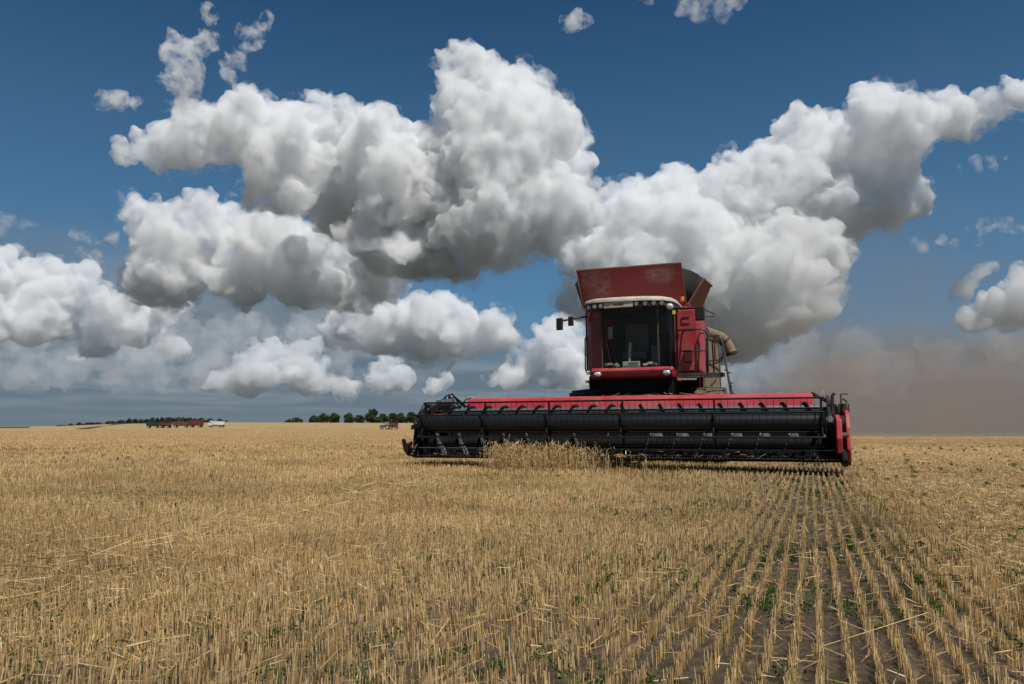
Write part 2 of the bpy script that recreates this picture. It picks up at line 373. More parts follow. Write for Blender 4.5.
# cab
cabm = MB(); cabm.box(-1.08, .96, 2.75, 4.02, 2.14, 2.36).box(-1.08, .96, 4.0, 4.04, 2.36, 3.84)
cabm.box(-1.24, -1.16, 3.7, 4.0, 2.36, 3.84).box(.95, .985, 3.7, 4.0, 2.36, 3.84)
cab = cabm.build('cab', M['red'], comb, .01)
pl = [(-1.24, 3.7), (-1.24, 3.0), (-1.17, 2.78), (-1.0, 2.60), (-.72, 2.50), (-.3, 2.46), (.2, 2.46), (.62, 2.50), (.82, 2.60), (.94, 2.78), (.98, 3.0), (.98, 3.7)]
def sheet(pts, z0, z1, lean, th=.008):
    m = MB(); vs = []; m.sm = True
    for (x, y) in pts: vs += [(x, y, z0), (x, y - lean, z1)]
    m.add(vs, [(2 * i, 2 * i + 2, 2 * i + 3, 2 * i + 1) for i in range(len(pts) - 1)]); return m
sheet(pl[4:9], 2.37, 3.83, .06).build('windscreen', M['glass'], cab)
sheet(pl[8:], 2.37, 3.83, .06).build('side_window', M['glass'], cab)
sheet([(x, y) for x, y in pl[:5]], 2.37, 3.83, .06).build('side_panel', M['shaded_red'], cab)
for x, y in ((-.74, 2.5), (.64, 2.5), (.97, 2.95), (-1.235, 2.95)):
    MB().sweep([(x, y, 2.36), (x, y - .06, 3.84)], .026, 6).build('pillar', M['blackm'], cab)
b = MB(); b.box(-.72, .64, 3.92, 3.99, 2.4, 3.84).box(-.35, .25, 3.35, 3.5, 2.8, 3.55).box(-.35, .25, 3.0, 3.5, 2.62, 2.8).box(.38, .6, 2.95, 3.5, 2.4, 2.95)
b.build('seat', M['interior'], cab, .02)
MB().box(-.95, .85, 2.72, 2.95, 2.365, 2.40).sweep([(.04, 2.72, 2.4), (.06, 2.95, 2.7)], .03, 6).build('dashboard', M['interior'], cab)
MB().sweep([(-.1, 2.62, 2.46), (-.07, 2.66, 3.0)], .035, 8).build('steering_column', pbr('pale_green_plastic', (.5, .58, .5), .5), cab)
b = MB().mat(0).box(-.24, .18, 2.55, 2.565, 2.385, 2.53).mat(1).box(-.22, .16, 2.543, 2.549, 2.41, 2.43).box(-.1, .14, 2.543, 2.549, 2.46, 2.505)
b.build('dash_plate', [M['white'], M['teal']], cab)
rr = random.Random(5)
for i in range(16):
    x = -.66 + .34 * (i / 8) if i < 8 else .24 + .36 * ((i - 8) / 8)
    fl = MB(); mt_ = M[rr.choice(('white', 'white', 'teal', 'matt'))]; a = rr.uniform(-.6, .6)
    q = Vector((math.cos(a), 0, math.sin(a))); u_ = Vector((-math.sin(a), 0, math.cos(a))); c_ = Vector((x, 2.56 + .004 * (i % 3), 2.43 + rr.uniform(0, .05)))
    fl.hexa([c_ - q * .045 - u_ * .02, c_ + q * .045 - u_ * .02, c_ + q * .03 + u_ * .03, c_ - q * .03 + u_ * .03], (0, .003, 0)); fl.build('dash_sticker', mt_, cab)
MB().sweep([(-.5, 2.42, 2.42), (-.62, 2.40, 3.1), (-.58, 2.4, 3.5)], .01, 5).build('wiper', M['black'], cab)
MB().box(-.62, -.5, 2.62, 2.64, 3.1, 3.4).build('pale_piece', pbr('pale_grey', (.35, .36, .36), .8), cab)  # flat pale grey piece behind the windscreen
# roof
ro = [(-1.24, 4.1), (-1.26, 3.0), (-1.18, 2.55), (-.95, 2.3), (-.5, 2.2), (0, 2.17), (.45, 2.2), (.82, 2.3), (1.0, 2.55), (1.06, 3.0), (1.05, 4.1)]
rf = MB(); lays = [(3.955, 1.0), (4.0, 1.0), (4.055, .965), (4.085, .85), (4.10, .6)]; vs = []
for z, k in lays:
    vs += [((x + .1) * k - .1, (y - 3.2) * k + 3.2, z + (.05 * (x + .1)) * -.3) for x, y in ro]
n = len(ro); rf.sm = True
rf.add(vs, [(j * n + i, j * n + (i + 1) % n, (j + 1) * n + (i + 1) % n, (j + 1) * n + i) for j in range(len(lays) - 1) for i in range(n)]); rf.sm = False
rf.add(vs[-n:], [tuple(range(n))])
roof = rf.build('roof', M['beige'], cab)
MB().prism([(x * .985 - .001, (y - 3.2) * .97 + 3.2) for x, y in ro], 2, 3.80, 3.96).build('light_bar', M['blackm'], roof, .02)
def roof_y(x): return float(np.interp(x, [p_[0] for p_ in ro[2:9]], [(p_[1] - 3.2) * .97 + 3.2 for p_ in ro[2:9]]))
b = MB(); xs = [-.62, -.4, -.1, .1]
for i in range(3): b.hexa([(xs[i], roof_y(xs[i]) - .012, 3.815), (xs[i + 1], roof_y(xs[i + 1]) - .012, 3.815), (xs[i + 1], roof_y(xs[i + 1]) - .012, 3.95), (xs[i], roof_y(xs[i]) - .012, 3.95)], (0, .01, 0))
b.mat(1).box(-.38, -.12, 2.158, 2.17, 3.85, 3.91)
b.build('name_plate', [M['beige'], M['blackm']], roof)
for x in (-1.02, -.86, -.70, .19, .40, .60, .78):
    y = roof_y(x); l_ = MB().mat(0).cyl((x, y + .02, 3.875), (x, y - .03, 3.875), .066, 14).mat(1).cyl((x, y - .03, 3.875), (x, y - .036, 3.875), .05, 14)
    l_.build('work_light', [M['black'], M['dull_lens']], cab)
# bumper and headlights
MB().hexa([(-1.2, 2.72, 3.55), (-1.12, 2.66, 3.55), (-1.0, 2.54, 3.80), (-1.08, 2.6, 3.80)], (0, -.03, 0)).build('trim', M['red'], cab)
b = MB(); b.prism([(2.62, 2.12), (2.44, 2.16), (2.40, 2.30), (2.44, 2.37), (2.75, 2.37), (2.75, 2.12)], 0, -1.0, .98)
bp_ = b.build('bumper', M['red'], comb, .02)
MB().box(-.62, .45, 2.385, 2.405, 2.225, 2.285).build('lower_grille', pbr('dark_red_slot', (.12, .008, .012), .6), bp_)
for x in (-.84, .84):
    h = MB().mat(0).ball((x, 2.42, 2.22), (.105, .05, .075)).build('headlight', [M['lens']], comb)
    MB().sweep([(x + .115 * math.cos(a), 2.405, 2.22 + .085 * math.sin(a)) for a in np.linspace(0, 2 * math.pi, 17)], .014, 6, False).build('bezel', M['black'], h)
# side lamps, mirrors
def lamp(x, y, z, m, sx=.06, sz=.05):
    a = MB().mat(0).box(x - sx, x + sx, y, y + .06, z - sz, z + sz).mat(1).box(x - sx * .85, x + sx * .85, y - .02, y - .001, z - sz * .8, z + sz * .8)
    a.build('marker_light', [M['black'], m], comb)
lamp(-1.14, 2.7, 2.28, M['yellow'], .06, .035); lamp(-1.20, 2.75, 2.07, M['yellow'], .05, .035)
lamp(1.04, 2.45, 3.66, M['yellow'], .045, .06); lamp(1.22, 2.9, 3.82, M['orange'], .10, .035); lamp(1.12, 2.6, 2.07, M['orange'], .05, .035)
MB().ball((.95, 2.42, 3.80), (.09, .07, .08)).build('work_light', M['lens'], comb)['label'] = 'round chrome lamp at the roof corner'
MB().sweep([(1.09, 3.5, 4.1), (1.09, 3.5, 4.2)], .05, 8).build('beacon', M['orange'], comb)
def mirror(arm_pts, heads):
    a = MB().sweep(arm_pts, .024, 8).build('mirror_arm', M['black'], comb)
    for (x, y, z, sx, sz, rz) in heads:
        mm = MB().prism([(x - sx * .8, y), (x + sx * .8, y), (x + sx, y - .03), (x + sx * .8, y - .09), (x - sx * .8, y - .09), (x - sx, y - .03)], 2, z - sz, z + sz)
        mm.build('mirror_head', M['rubber'], a, .03)
mirror([(-1.15, 2.75, 3.72), (-1.5, 2.55, 3.64), (-1.83, 2.45, 3.58)], [(-1.52, 2.5, 3.57, .075, .115, 0), (-1.79, 2.42, 3.50, .09, .15, 0)])
mirror([(1.0, 2.7, 3.8), (1.35, 2.6, 3.76), (1.66, 2.5, 3.74)], [(1.64, 2.52, 3.60, .115, .165, 0)])
MB().sweep([(1.7, 2.5, 3.72), (1.98, 2.6, 3.58), (1.95, 2.6, 3.53), (1.72, 2.52, 3.54)], .013, 6).build('mirror_bracket', M['black'], comb)
# access: platform, handrails, ladder
MB().box(.98, 2.12, 2.75, 3.12, 2.14, 2.22).box(1.0, 2.1, 2.73, 2.752, 2.10, 2.14).build('platform', M['blackm'], comb, .01)
def rail(pts, name='handrail', r=.022): MB().sweep(pts, r, 8).build(name, M['black'], comb)
rail([(1.02, 2.76, 2.05), (1.10, 2.76, 2.6), (1.16, 2.76, 3.15), (1.22, 2.76, 3.24), (1.30, 2.76, 3.27), (1.62, 2.76, 3.27), (1.72, 2.77, 3.22), (1.76, 2.8, 3.1), (1.76, 2.8, 2.2)])
rail([(1.13, 2.76, 2.75), (1.5, 2.76, 2.74), (1.75, 2.8, 2.76)], r=.016)
rail([(1.5, 3.1, 2.22), (1.5, 3.1, 3.1), (1.56, 3.1, 3.22), (1.66, 3.1, 3.2), (1.7, 3.0, 3.0), (1.7, 3.0, 2.22)], r=.018)
rail([(1.72, 2.8, 3.04), (1.86, 2.82, 3.03), (1.92, 2.84, 2.98), (1.92, 2.86, 2.5)], r=.016)
rail([(1.88, 2.9, 2.22), (1.86, 2.9, 2.95), (1.92, 2.9, 3.1), (2.02, 2.9, 3.12), (2.10, 2.9, 3.02), (2.13, 2.9, 2.75), (2.06, 2.9, 2.5), (1.88, 2.9, 2.44)], r=.018)
rail([(1.76, 2.85, 2.5), (2.0, 2.86, 2.52), (2.1, 2.86, 2.6)], r=.016)
ld = MB(); A0, A1 = (2.10, 2.75, 2.95), (2.36, 2.5, 1.2); B0, B1 = (2.16, 3.15, 2.3), (2.42, 2.9, 1.2)
ld.sweep([(2.06, 2.8, 3.05), A0, A1], .022, 6).sweep([(2.1, 3.15, 2.3), B0, B1], .022, 6)
for k in range(5):
    t = .42 + k * .14; p0 = Vector(A0).lerp(Vector(A1), t); p1 = Vector((p0.x + .04, p0.y + .42, p0.z)); ld.sweep([p0, p1], .016, 6)
ld.build('ladder', M['black'], comb)
rail([(-1.22, 2.8, 2.3), (-1.25, 2.8, 2.4), (-1.25, 2.8, 3.15), (-1.20, 2.8, 3.25), (-1.14, 2.85, 3.25)], r=.018)
rail([(-1.25, 2.8, 2.75), (-1.15, 2.9, 2.75)], r=.012); rail([(-1.14, 2.9, 2.35), (-1.16, 2.9, 3.2)], r=.016)
MB().sweep([(1.05, 2.65, 2.07), (1.5, 2.65, 2.06)], .025, 6).build('lamp_bracket', M['silver'], comb)
# unloading auger folded back along the body
ua = MB().sweep([(1.45, 4.6, 3.42), (1.46, 5.5, 3.5), (1.46, 6.6, 3.58), (1.48, 7.2, 3.62), (1.58, 7.45, 3.60), (1.70, 7.5, 3.50), (1.80, 7.5, 3.36), (1.90, 7.5, 3.12)], [.16, .16, .16, .165, .165, .165, .16, .155], 16).build('unloading_auger', M['tan'], comb)
MB().sweep([(1.885, 7.5, 3.14), (1.905, 7.5, 3.08)], .168, 16).build('spout', M['rubber'], ua)
MB().sweep([(1.70, 7.49, 3.50), (1.735, 7.5, 3.455)], .178, 16).build('clamp_ring', M['blackm'], ua)

# ------------------------------------------------------------------ header
hd = MB(); hd.prism([(-.35, .30), (.1, .30), (.5, .27), (1.15, .36), (1.22, 1.34), (1.30, 1.34), (1.30, .22), (-.3, .25)], 0, -4.37, 4.6)
hd = hd.build('header', M['matt'], comb)
b = MB(); b.prism([(1.06, 1.33), (1.11, 1.50), (1.17, 1.61), (1.55, 1.65), (1.55, 1.58), (1.24, 1.5), (1.24, 1.33)], 0, -3.74, 4.05)
b.build('back_sheet', M['red_bright'], hd, .008)
ca = MB().cyl((-4.25, .78, 1.27), (4.25, .78, 1.27), .10, 16).build('cross_auger', M['grey'], hd)
b = MB().flight(-4.2, 0, .78, 1.27, .1, .165, .42, -1, .03).flight(4.2, 0, .78, 1.27, .1, .165, .42, -1, .03); b.build('auger_flight', M['matt'], ca)
ma = MB().cyl((-4.4, .5, .58), (4.4, .5, .58), .13, 16).build('main_auger', M['matt'], hd)
b = MB().flight(-4.35, -.6, .5, .58, .13, .32, .55, 1, .012).flight(4.35, .6, .5, .58, .13, .32, .55, 1, .012)
for i in range(10): a = i * 2.4; b.cyl((-.5 + i * .11, .5, .58), (-.5 + i * .11, .5 + .33 * math.cos(a), .58 + .33 * math.sin(a)), .006, 5)
b.build('auger_flight', M['silver'], ma)
kb = MB().box(-4.34, 4.55, -.46, -.352, .29, .315)
for i in range(118):
    x = -4.3 + i * .075; kb.add([(x - .012, -.45, .28), (x + .012, -.45, .28), (x + .012, -.45, .325), (x - .012, -.45, .325), (x, -.60, .3)], [(0, 1, 4), (1, 2, 4), (2, 3, 4), (3, 0, 4)])
kb.build('cutter_bar', M['blackm'], hd)
b = MB(); b.box(-4.3, 4.4, -.18, -.12, .46, .48).box(-4.2, -1.9, -.5, -.47, .47, .49); b.build('guard_rail', M['grey'], hd)
RY, RZ, RR = -.30, 1.0, .47
rt = MB().cyl((-4.15, RY, RZ), (4.2, RY, RZ), .172, 28).build('reel_tube', M['gloss'], hd)
spx = (-4.13, -2.68, -1.22, .36, 2.2, 4.18)
for x in spx:
    sm_ = MB()
    for k in range(6):
        a = R(37 + 60 * k); a2 = R(97 + 60 * k); u_ = Vector((0, math.cos(a), math.sin(a))); n_ = Vector((0, -math.sin(a), math.cos(a))); o_ = Vector((x, RY, RZ))
        sm_.hexa([o_ + u_ * .15 - n_ * .05, o_ + u_ * .15 + n_ * .05, o_ + u_ * RR + n_ * .02, o_ + u_ * RR - n_ * .02], (.03, 0, 0))
        e0 = o_ + u_ * RR; e1 = o_ + Vector((0, math.cos(a2), math.sin(a2))) * RR
        if x in (spx[0], spx[-1]): sm_.sweep([e0, e1], .013, 5)
    sm_.cyl((x - .03, RY, RZ), (x + .06, RY, RZ), .2, 20)
    sm_.build('reel_spider', M['matt'], hd)
for k in range(6):
    a = R(37 + 60 * k); y, z = RY + RR * math.cos(a), RZ + RR * math.sin(a)
    m_ = MB().sweep([(-4.16, y, z), (4.25, y, z)], .02, 8); 
    for i in range(69):
        x = -4.14 + i * .1225; m_.sweep([(x, y, z), (x, y + .01, z - .05), (x, y + .045, z - .2)], .0042, 4)
    m_.build('reel_bat', M['gloss'], hd)
for x, s_ in ((-4.36, 1), (4.30, 1)):
    b = MB(); b.prism([(1.3, 1.42), (1.3, 1.58), (.4, 1.44), (-.35, 1.12), (-.45, 1.0), (-.35, .92), (.45, 1.28)], 0, x, x + .07); b.cyl((x - .03, RY, RZ), (x + .1, RY, RZ), .11, 16)
    ra = b.build('reel_arm', M['black'], hd, .008)
    MB().cyl((x + .1, 1.2, .75), (x + .1, .45, 1.2), .04, 10).cyl((x + .1, .45, 1.2), (x + .1, .1, 1.36), .02, 8).build('hydraulic_ram', M['grey'], ra)
# far end: dark end panel with its divider
b = MB(); b.prism([(-.30, .29), (-.32, .6), (-.22, 1.1), (.0, 1.28), (.35, 1.47), (.8, 1.47), (1.3, 1.3), (1.3, .22), (-.2, .24)], 0, -4.44, -4.38); b.build('end_panel', M['matt'], hd, .01)
b = MB(); b.prism([(-.3, .28), (-.46, .3), (-.62, .42), (-.72, .66), (-.66, .68), (-.54, .54), (-.46, .58), (-.3, .62)], 0, -4.52, -4.445).prism([(-.3, .26), (-.5, .26), (-.62, .32), (-.5, .46), (-.3, .62)], 0, -4.36, -4.28)
dv = b.build('crop_divider', M['black'], hd, .02)
MB().box(-4.535, -4.43, -.42, -.34, .38, .54).build('divider_plate', M['red'], dv, .02)
MB().box(-4.6, -4.46, -.12, -.02, .88, .98).sweep([(-4.43, .1, 1.1), (-4.55, -.05, .95)], .03, 6).build('marker_bracket', M['black'], hd, .01)
# near end: red end panel plates with black gap
b = MB(); b.mat(0); b.prism([(-.62, .42), (-.66, .7), (-.55, 1.05), (.1, 1.15), (1.2, 1.15), (1.2, .3)], 0, 4.43, 4.53)
b.prism([(-.55, .27), (-.62, .5), (-.5, .9), (-.3, 1.15), (0, 1.24), (1.2, 1.26), (1.3, .22)], 0, 4.60, 4.67)
ep = b.build('end_panel', M['red'], hd, .02); ep['label'] = 'red end panel of the header'
b = MB(); b.box(4.532, 4.618, -.35, 1.25, .18, 1.12).cyl((4.5, -.4, .3), (4.66, -.4, .3), .1, 14).cyl((4.52, -.5, .75), (4.64, -.5, .75), .06, 12)
b.build('drive_box', M['blackm'], hd)
b = MB(); b.prism([(-.3, .24), (-.8, .25), (-.95, .31), (-.8, .4), (-.4, .55)], 0, 4.5, 4.60); b.build('crop_divider', M['matt'], hd, .03)
b = MB(); b.sweep([(4.4, .1, 1.1), (4.4, .1, 1.52), (4.45, .1, 1.56)], .03, 8).sweep([(4.55, .2, 1.1), (4.56, .2, 1.55), (4.68, .2, 1.55)], .018, 6).sweep([(4.62, 0, 1.1), (4.66, 0, 1.4), (4.6, .1, 1.45)], .025, 6).box(4.5, 4.7, .1, .3, 1.2, 1.36).sweep([(4.3, .9, 1.5), (4.36, .6, 1.46), (4.42, .2, 1.3)], .02, 6)
b.sweep([(4.05, 1.3, 1.62), (4.3, .9, 1.45), (4.45, .3, 1.32)], .04, 8)
b.build('reel_drive', M['blackm'], hd)
b = MB(); b.mat(0).box(-4.42, -4.08, .82, 1.1, 1.34, 1.58).cyl((-4.2, .7, 1.5), (-3.9, .7, 1.52), .09, 12).mat(1)
for i, (x, h_) in enumerate(((-4.32, .02), (-4.22, .10), (-4.05, .05), (-4.12, .13))):
    b.sweep([(x, .9, 1.45), (x + .05, .8, 1.56 + h_), (x + .15, .75, 1.6 + h_), (x + .28, .8, 1.54), (x + .4, .95, 1.4)], .02, 6)
b.mat(0).sweep([(-3.9, 1.0, 1.38), (-3.72, 1.0, 1.6), (-3.6, 1.05, 1.64)], .02, 6)
b.build('hydraulic_motor', [M['grey'], M['matt']], hd)
MB().box(-4.35, -4.05, .3, .55, 1.16, 1.24).build('reel_bracket', M['red'], hd, .01)
# ------------------------------------------------------------------ far vehicles
def far_spot(u, d):
    x = (u - 512) / 800 * d
    return (x, d, tz(x, d))
def wheels(parent, spots, r, wd, hub=True):
    for (x, y) in spots:
        wh = MB().cyl((x, y - wd / 2, r), (x, y + wd / 2, r), r, 16).build('wheel', M['tyre'], parent)
        if hub: MB().cyl((x, y - wd / 2 - .02, r), (x, y + wd / 2 + .02, r), r * .5, 12).build('rim', M['beige'], wh)
def grain_wagon(u, d, rz, mat, label, L=5.6, h=1.3):
    e = empty('grain_trailer', far_spot(u, d), rz); tag(e, label, 'trailer', 'grain trailers at the field edge')
    s = MB()
    s.hexa([(-L / 2, -1.1, 1.05), (L / 2, -1.1, 1.05), (L / 2 + .1, -1.25, 1.05 + h), (-L / 2 - .1, -1.25, 1.05 + h)], (0, .06, 0)).hexa([(-L / 2, 1.04, 1.05), (L / 2, 1.04, 1.05), (L / 2 + .1, 1.19, 1.05 + h), (-L / 2 - .1, 1.19, 1.05 + h)], (0, .06, 0))
    s.hexa([(-L / 2, -1.1, 1.05), (-L / 2, 1.1, 1.05), (-L / 2 - .1, 1.25, 1.05 + h), (-L / 2 - .1, -1.25, 1.05 + h)], (.06, 0, 0)).hexa([(L / 2, -1.1, 1.05), (L / 2, 1.1, 1.05), (L / 2 + .1, 1.25, 1.05 + h), (L / 2 + .1, -1.25, 1.05 + h)], (-.06, 0, 0)).box(-L / 2, L / 2, -1.1, 1.1, 1.0, 1.06)
    for i in range(6): x = -L / 2 + L * i / 5; s.box(x - .05, x + .05, -1.3, -1.2, 1.05, 1.05 + h)
    s.build('hopper', mat, e)
    MB().box(-L / 2, L / 2, -.5, .5, .75, 1.0).sweep([(L / 2, 0, .8), (L / 2 + 1.2, 0, .6)], .06, 6).build('frame', M['black'], e)
    wheels(e, [(x, y) for x in (-L * .33, L * .33) for y in (-.95, .95)], .5, .35)
    return e
def tractor(u, d, rz, mat, label, s=1.0):
    e = empty('tractor', far_spot(u, d), rz); tag(e, label, 'tractor')
    MB().prism([(0.1, .8), (2.2, .8), (2.25, 1.4), (2.1, 1.55), (.1, 1.7)], 1, -.4, .4).build('bonnet', mat, e, .04)
    MB().prism([(-1.2, 1.0), (.1, 1.0), (.15, 1.7), (0, 2.55), (-1.0, 2.6), (-1.2, 1.6)], 1, -.7, .7).build('cab', M['glass'], e, .03)
    MB().box(-1.1, .1, -.78, .78, 2.56, 2.68).build('roof', M['white'], e, .03)
    MB().box(-1.25, .2, -.85, .85, .8, 1.05).build('chassis', M['black'], e)
    wheels(e, [(-.7, -.9), (-.7, .9)], .85, .5); wheels(e, [(1.6, -.8), (1.6, .8)], .55, .4)
    MB().cyl((.7, .3, 1.6), (.7, .3, 2.3), .05, 8).build('exhaust', M['black'], e)
def truck(u, d, rz, label):
    e = empty('truck', far_spot(u, d), rz); tag(e, label, 'truck')
    c_ = MB().prism([(-3.2, .7), (-1.4, .7), (-1.4, 2.7), (-2.6, 2.75), (-3.0, 1.8), (-3.25, 1.6)], 1, -1.15, 1.15).build('cab', M['white'], e, .05)
    MB().hexa([(-3.02, -1.0, 1.85), (-3.02, 1.0, 1.85), (-2.66, 1.0, 2.6), (-2.66, -1.0, 2.6)], (-.03, 0, .02)).box(-2.6, -1.9, -1.17, -1.152, 1.8, 2.5).build('window', M['interior'], c_)
    MB().box(-1.2, 3.4, -1.2, 1.2, 1.1, 2.5).build('box_body', M['white'], e, .03)
    MB().box(-3.1, 3.3, -.9, .9, .55, .95).build('frame', M['black'], e)
    wheels(e, [(x, y) for x in (-2.4, 1.4, 2.6) for y in (-1.0, 1.0)], .5, .3)
grain_wagon(155, 330, R(8), M['darkgreen'], 'dark green grain trailer at the end of the parked line of trailers', 4.6)
grain_wagon(167.5, 330, R(-4), M['dull_red'], 'small red grain trailer beside the dark green one', 4.2, 1.2)
grain_wagon(183, 340, R(5), M['rust'], 'rusty red brown trailer between the two brighter red ones', 6.2, 1.5)
grain_wagon(198, 345, R(-3), M['dull_red'], 'tall red grain trailer nearest the white truck', 5.4, 2.0)
truck(218, 345, R(4), 'white box truck parked by the red grain trailers')
tractor(386.5, 300, R(180), M['blue'], 'small blue tractor with a white cab roof far across the field')
grain_wagon(394.3, 300, R(2), M['dull_red'], 'dull red trailer hitched behind the far blue tractor', 3.0, 1.4)

# ------------------------------------------------------------------ far trees
def leaf_mesh(name, pts, size, cols, rng, mat, parent=None, up=.3):
    """many small leaf faces centred on pts"""
    n = len(pts); nrm = rng.normal(size=(n, 3)); nrm[:, 2] += up; nrm /= np.linalg.norm(nrm, axis=1)[:, None]
    a = np.cross(nrm, rng.normal(size=(n, 3))); a /= np.linalg.norm(a, axis=1)[:, None] + 1e-9; b = np.cross(nrm, a)
    s = (size * rng.uniform(.6, 1.3, n))[:, None]
    v = np.stack([pts - a * s, pts - b * s * .55, pts + a * s, pts + b * s * .55], 1).reshape(-1, 3)
    return quads(name, v, np.repeat(cols, 4, 0), mat, parent)
def quads(name, v, cols, mat, parent=None):
    n = len(v) // 4; me = bpy.data.meshes.new(name)
    me.vertices.add(n * 4); me.vertices.foreach_set('co', np.ascontiguousarray(v, dtype=np.float32).ravel())
    me.loops.add(n * 4); me.loops.foreach_set('vertex_index', np.arange(n * 4, dtype=np.int32))
    me.polygons.add(n); me.polygons.foreach_set('loop_start', np.arange(0, n * 4, 4, dtype=np.int32))
    me.update(calc_edges=True)
    ca = me.color_attributes.new('Col', 'FLOAT_COLOR', 'POINT'); c = np.ones((n * 4, 4), np.float32); c[:, :3] = cols; ca.data.foreach_set('color', c.ravel())
    return link(name, me, mat, parent)
def crown_points(rng, w_, h, n, z0):
    k = max(5, int(n / 90)); cs = []
    for _ in range(k):
        a = rng.uniform(0, 2 * np.pi); q = rng.uniform(0, 1) ** .5; z = rng.uniform(.12, .95)
        prof = math.sin(math.pi * min(1, (z * .85 + .18))) ** .6
        cs.append((w_ / 2 * .72 * q * prof * math.cos(a), w_ / 2 * .72 * q * prof * math.sin(a), z0 + z * (h - z0), w_ * rng.uniform(.14, .24)))
    cs = np.array(cs); i = rng.integers(0, k, n); d = rng.normal(size=(n, 3)); d /= np.linalg.norm(d, axis=1)[:, None]
    rad = cs[i, 3] * rng.uniform(.35, 1.05, n) ** .5
    p = cs[i, :3] + d * rad[:, None] * np.array([1, 1, .85])
    tone = (.8 + .4 * rng.uniform(size=k))[i]
    return p, tone
def tree(u, d, w_, h, seed, label, n=2200):
    rng = np.random.default_rng(seed); e = empty('tree', far_spot(u, d)); tag(e, label, 'tree', 'trees on the far rise')
    w_ *= 1.3; p, tone = crown_points(rng, w_, h, n, h * .02)
    base = np.array([.075, .105, .055]) * rng.uniform(.85, 1.2); c = base[None] * (tone * rng.uniform(.75, 1.25, n))[:, None]  # leaf colour lifted, with distance haze put into it
    leaf_mesh('crown', p, w_ * .075, c, rng, M['leaf'], e)
    t = MB().sweep([(0, 0, -.3), (.05, 0, h * .25), (.1, .05, h * .6)], [.28, .2, .07], 8)
    for k in range(5): a = k * 1.3; t.sweep([(.03, 0, h * (.2 + .06 * k)), (math.cos(a) * w_ * .25, math.sin(a) * w_ * .25, h * (.42 + .07 * k))], [.1, .04], 5)
    t.build('trunk', M['bark'], e)
TR = [(312, 880, 7, 6.5, 'low bushy clump, first tree of the middle row'), (298, 900, 11, 5, 'flat dark bush standing lowest at the start of the middle row'),
      (290, 905, 8, 3.6, 'smallest bush tapering off at the open end of the middle row'), (314.5, 900, 10, 7.5, 'single rounded tree with open sky on both sides'),
      (325, 880, 11, 9.5, 'rounded tree with a twin crown close beside it'), (335, 885, 10.5, 10.3, 'broad domed twin of the paired trees'),
      (350, 880, 11, 9.8, 'upright oval tree just after the first gap in the row'), (360, 880, 9.5, 8.8, 'narrow tree tucked beside the upright oval one'),
      (374, 870, 15, 13, 'tallest and broadest tree of the whole row'), (384, 880, 10, 9.4, 'shorter tree leaning on the tallest one'),
      (393, 880, 12, 9.8, 'dense dark tree between the tall one and the header'), (402, 880, 11, 10.4, 'round topped tree close to the header end'),
      (412, 880, 13, 10.6, 'tree partly hidden behind the dark header end'), (424, 885, 13, 10, 'tree peeping through the top of the reel')]
for i, (u, d, w_, h, lab) in enumerate(TR[1:]): tree(u, d, w_, h, 40 + i, lab)
# far wood on the ridge, one dark mass
rng = np.random.default_rng(9); P_ = []; Cc = []
for u in np.concatenate([np.linspace(62, 104, 26), np.linspace(108, 181, 46), np.linspace(185, 202, 11), np.linspace(205, 212, 5), np.linspace(216, 226, 6)]):
    d = rng.uniform(1050, 1150); x, y, z = far_spot(u, d); h = float(np.interp(u, [60, 100, 110, 145, 150, 180, 200, 226], [3, 6, 7, 9.5, 11, 11, 10, 7])) * rng.uniform(.8, 1.15)
    p, tone = crown_points(rng, rng.uniform(9, 14), h, 420, .0); P_.append(p + np.array([x, y, z])); Cc.append(np.array([.065, .09, .055])[None] * (tone * rng.uniform(.8, 1.2, len(p)))[:, None])  # crown colour carries the distance haze as well
o = leaf_mesh('treeline', np.concatenate(P_), 1.0, np.concatenate(Cc), rng, M['leaf']); o['kind'] = 'stuff'; o['label'] = 'dark wood along the far ridge beyond the trailers'
dark_crop = pbr('green_crop', (.05, .075, .025), .9, scale=.05)
def uv_pt(u, d): return ((u - 512) / 800 * d, d)
strip('field', 'narrow dark green strip of crop climbing the far slope', [(uv_pt(76, 330), uv_pt(131, 640)), (uv_pt(90, 320), uv_pt(120, 650))], dark_crop, .25)
strip('field', 'dark green crop edge low on the far slope', [(uv_pt(-60, 420), uv_pt(30, 420)), (uv_pt(-60, 500), uv_pt(34, 500))], dark_crop, .25)

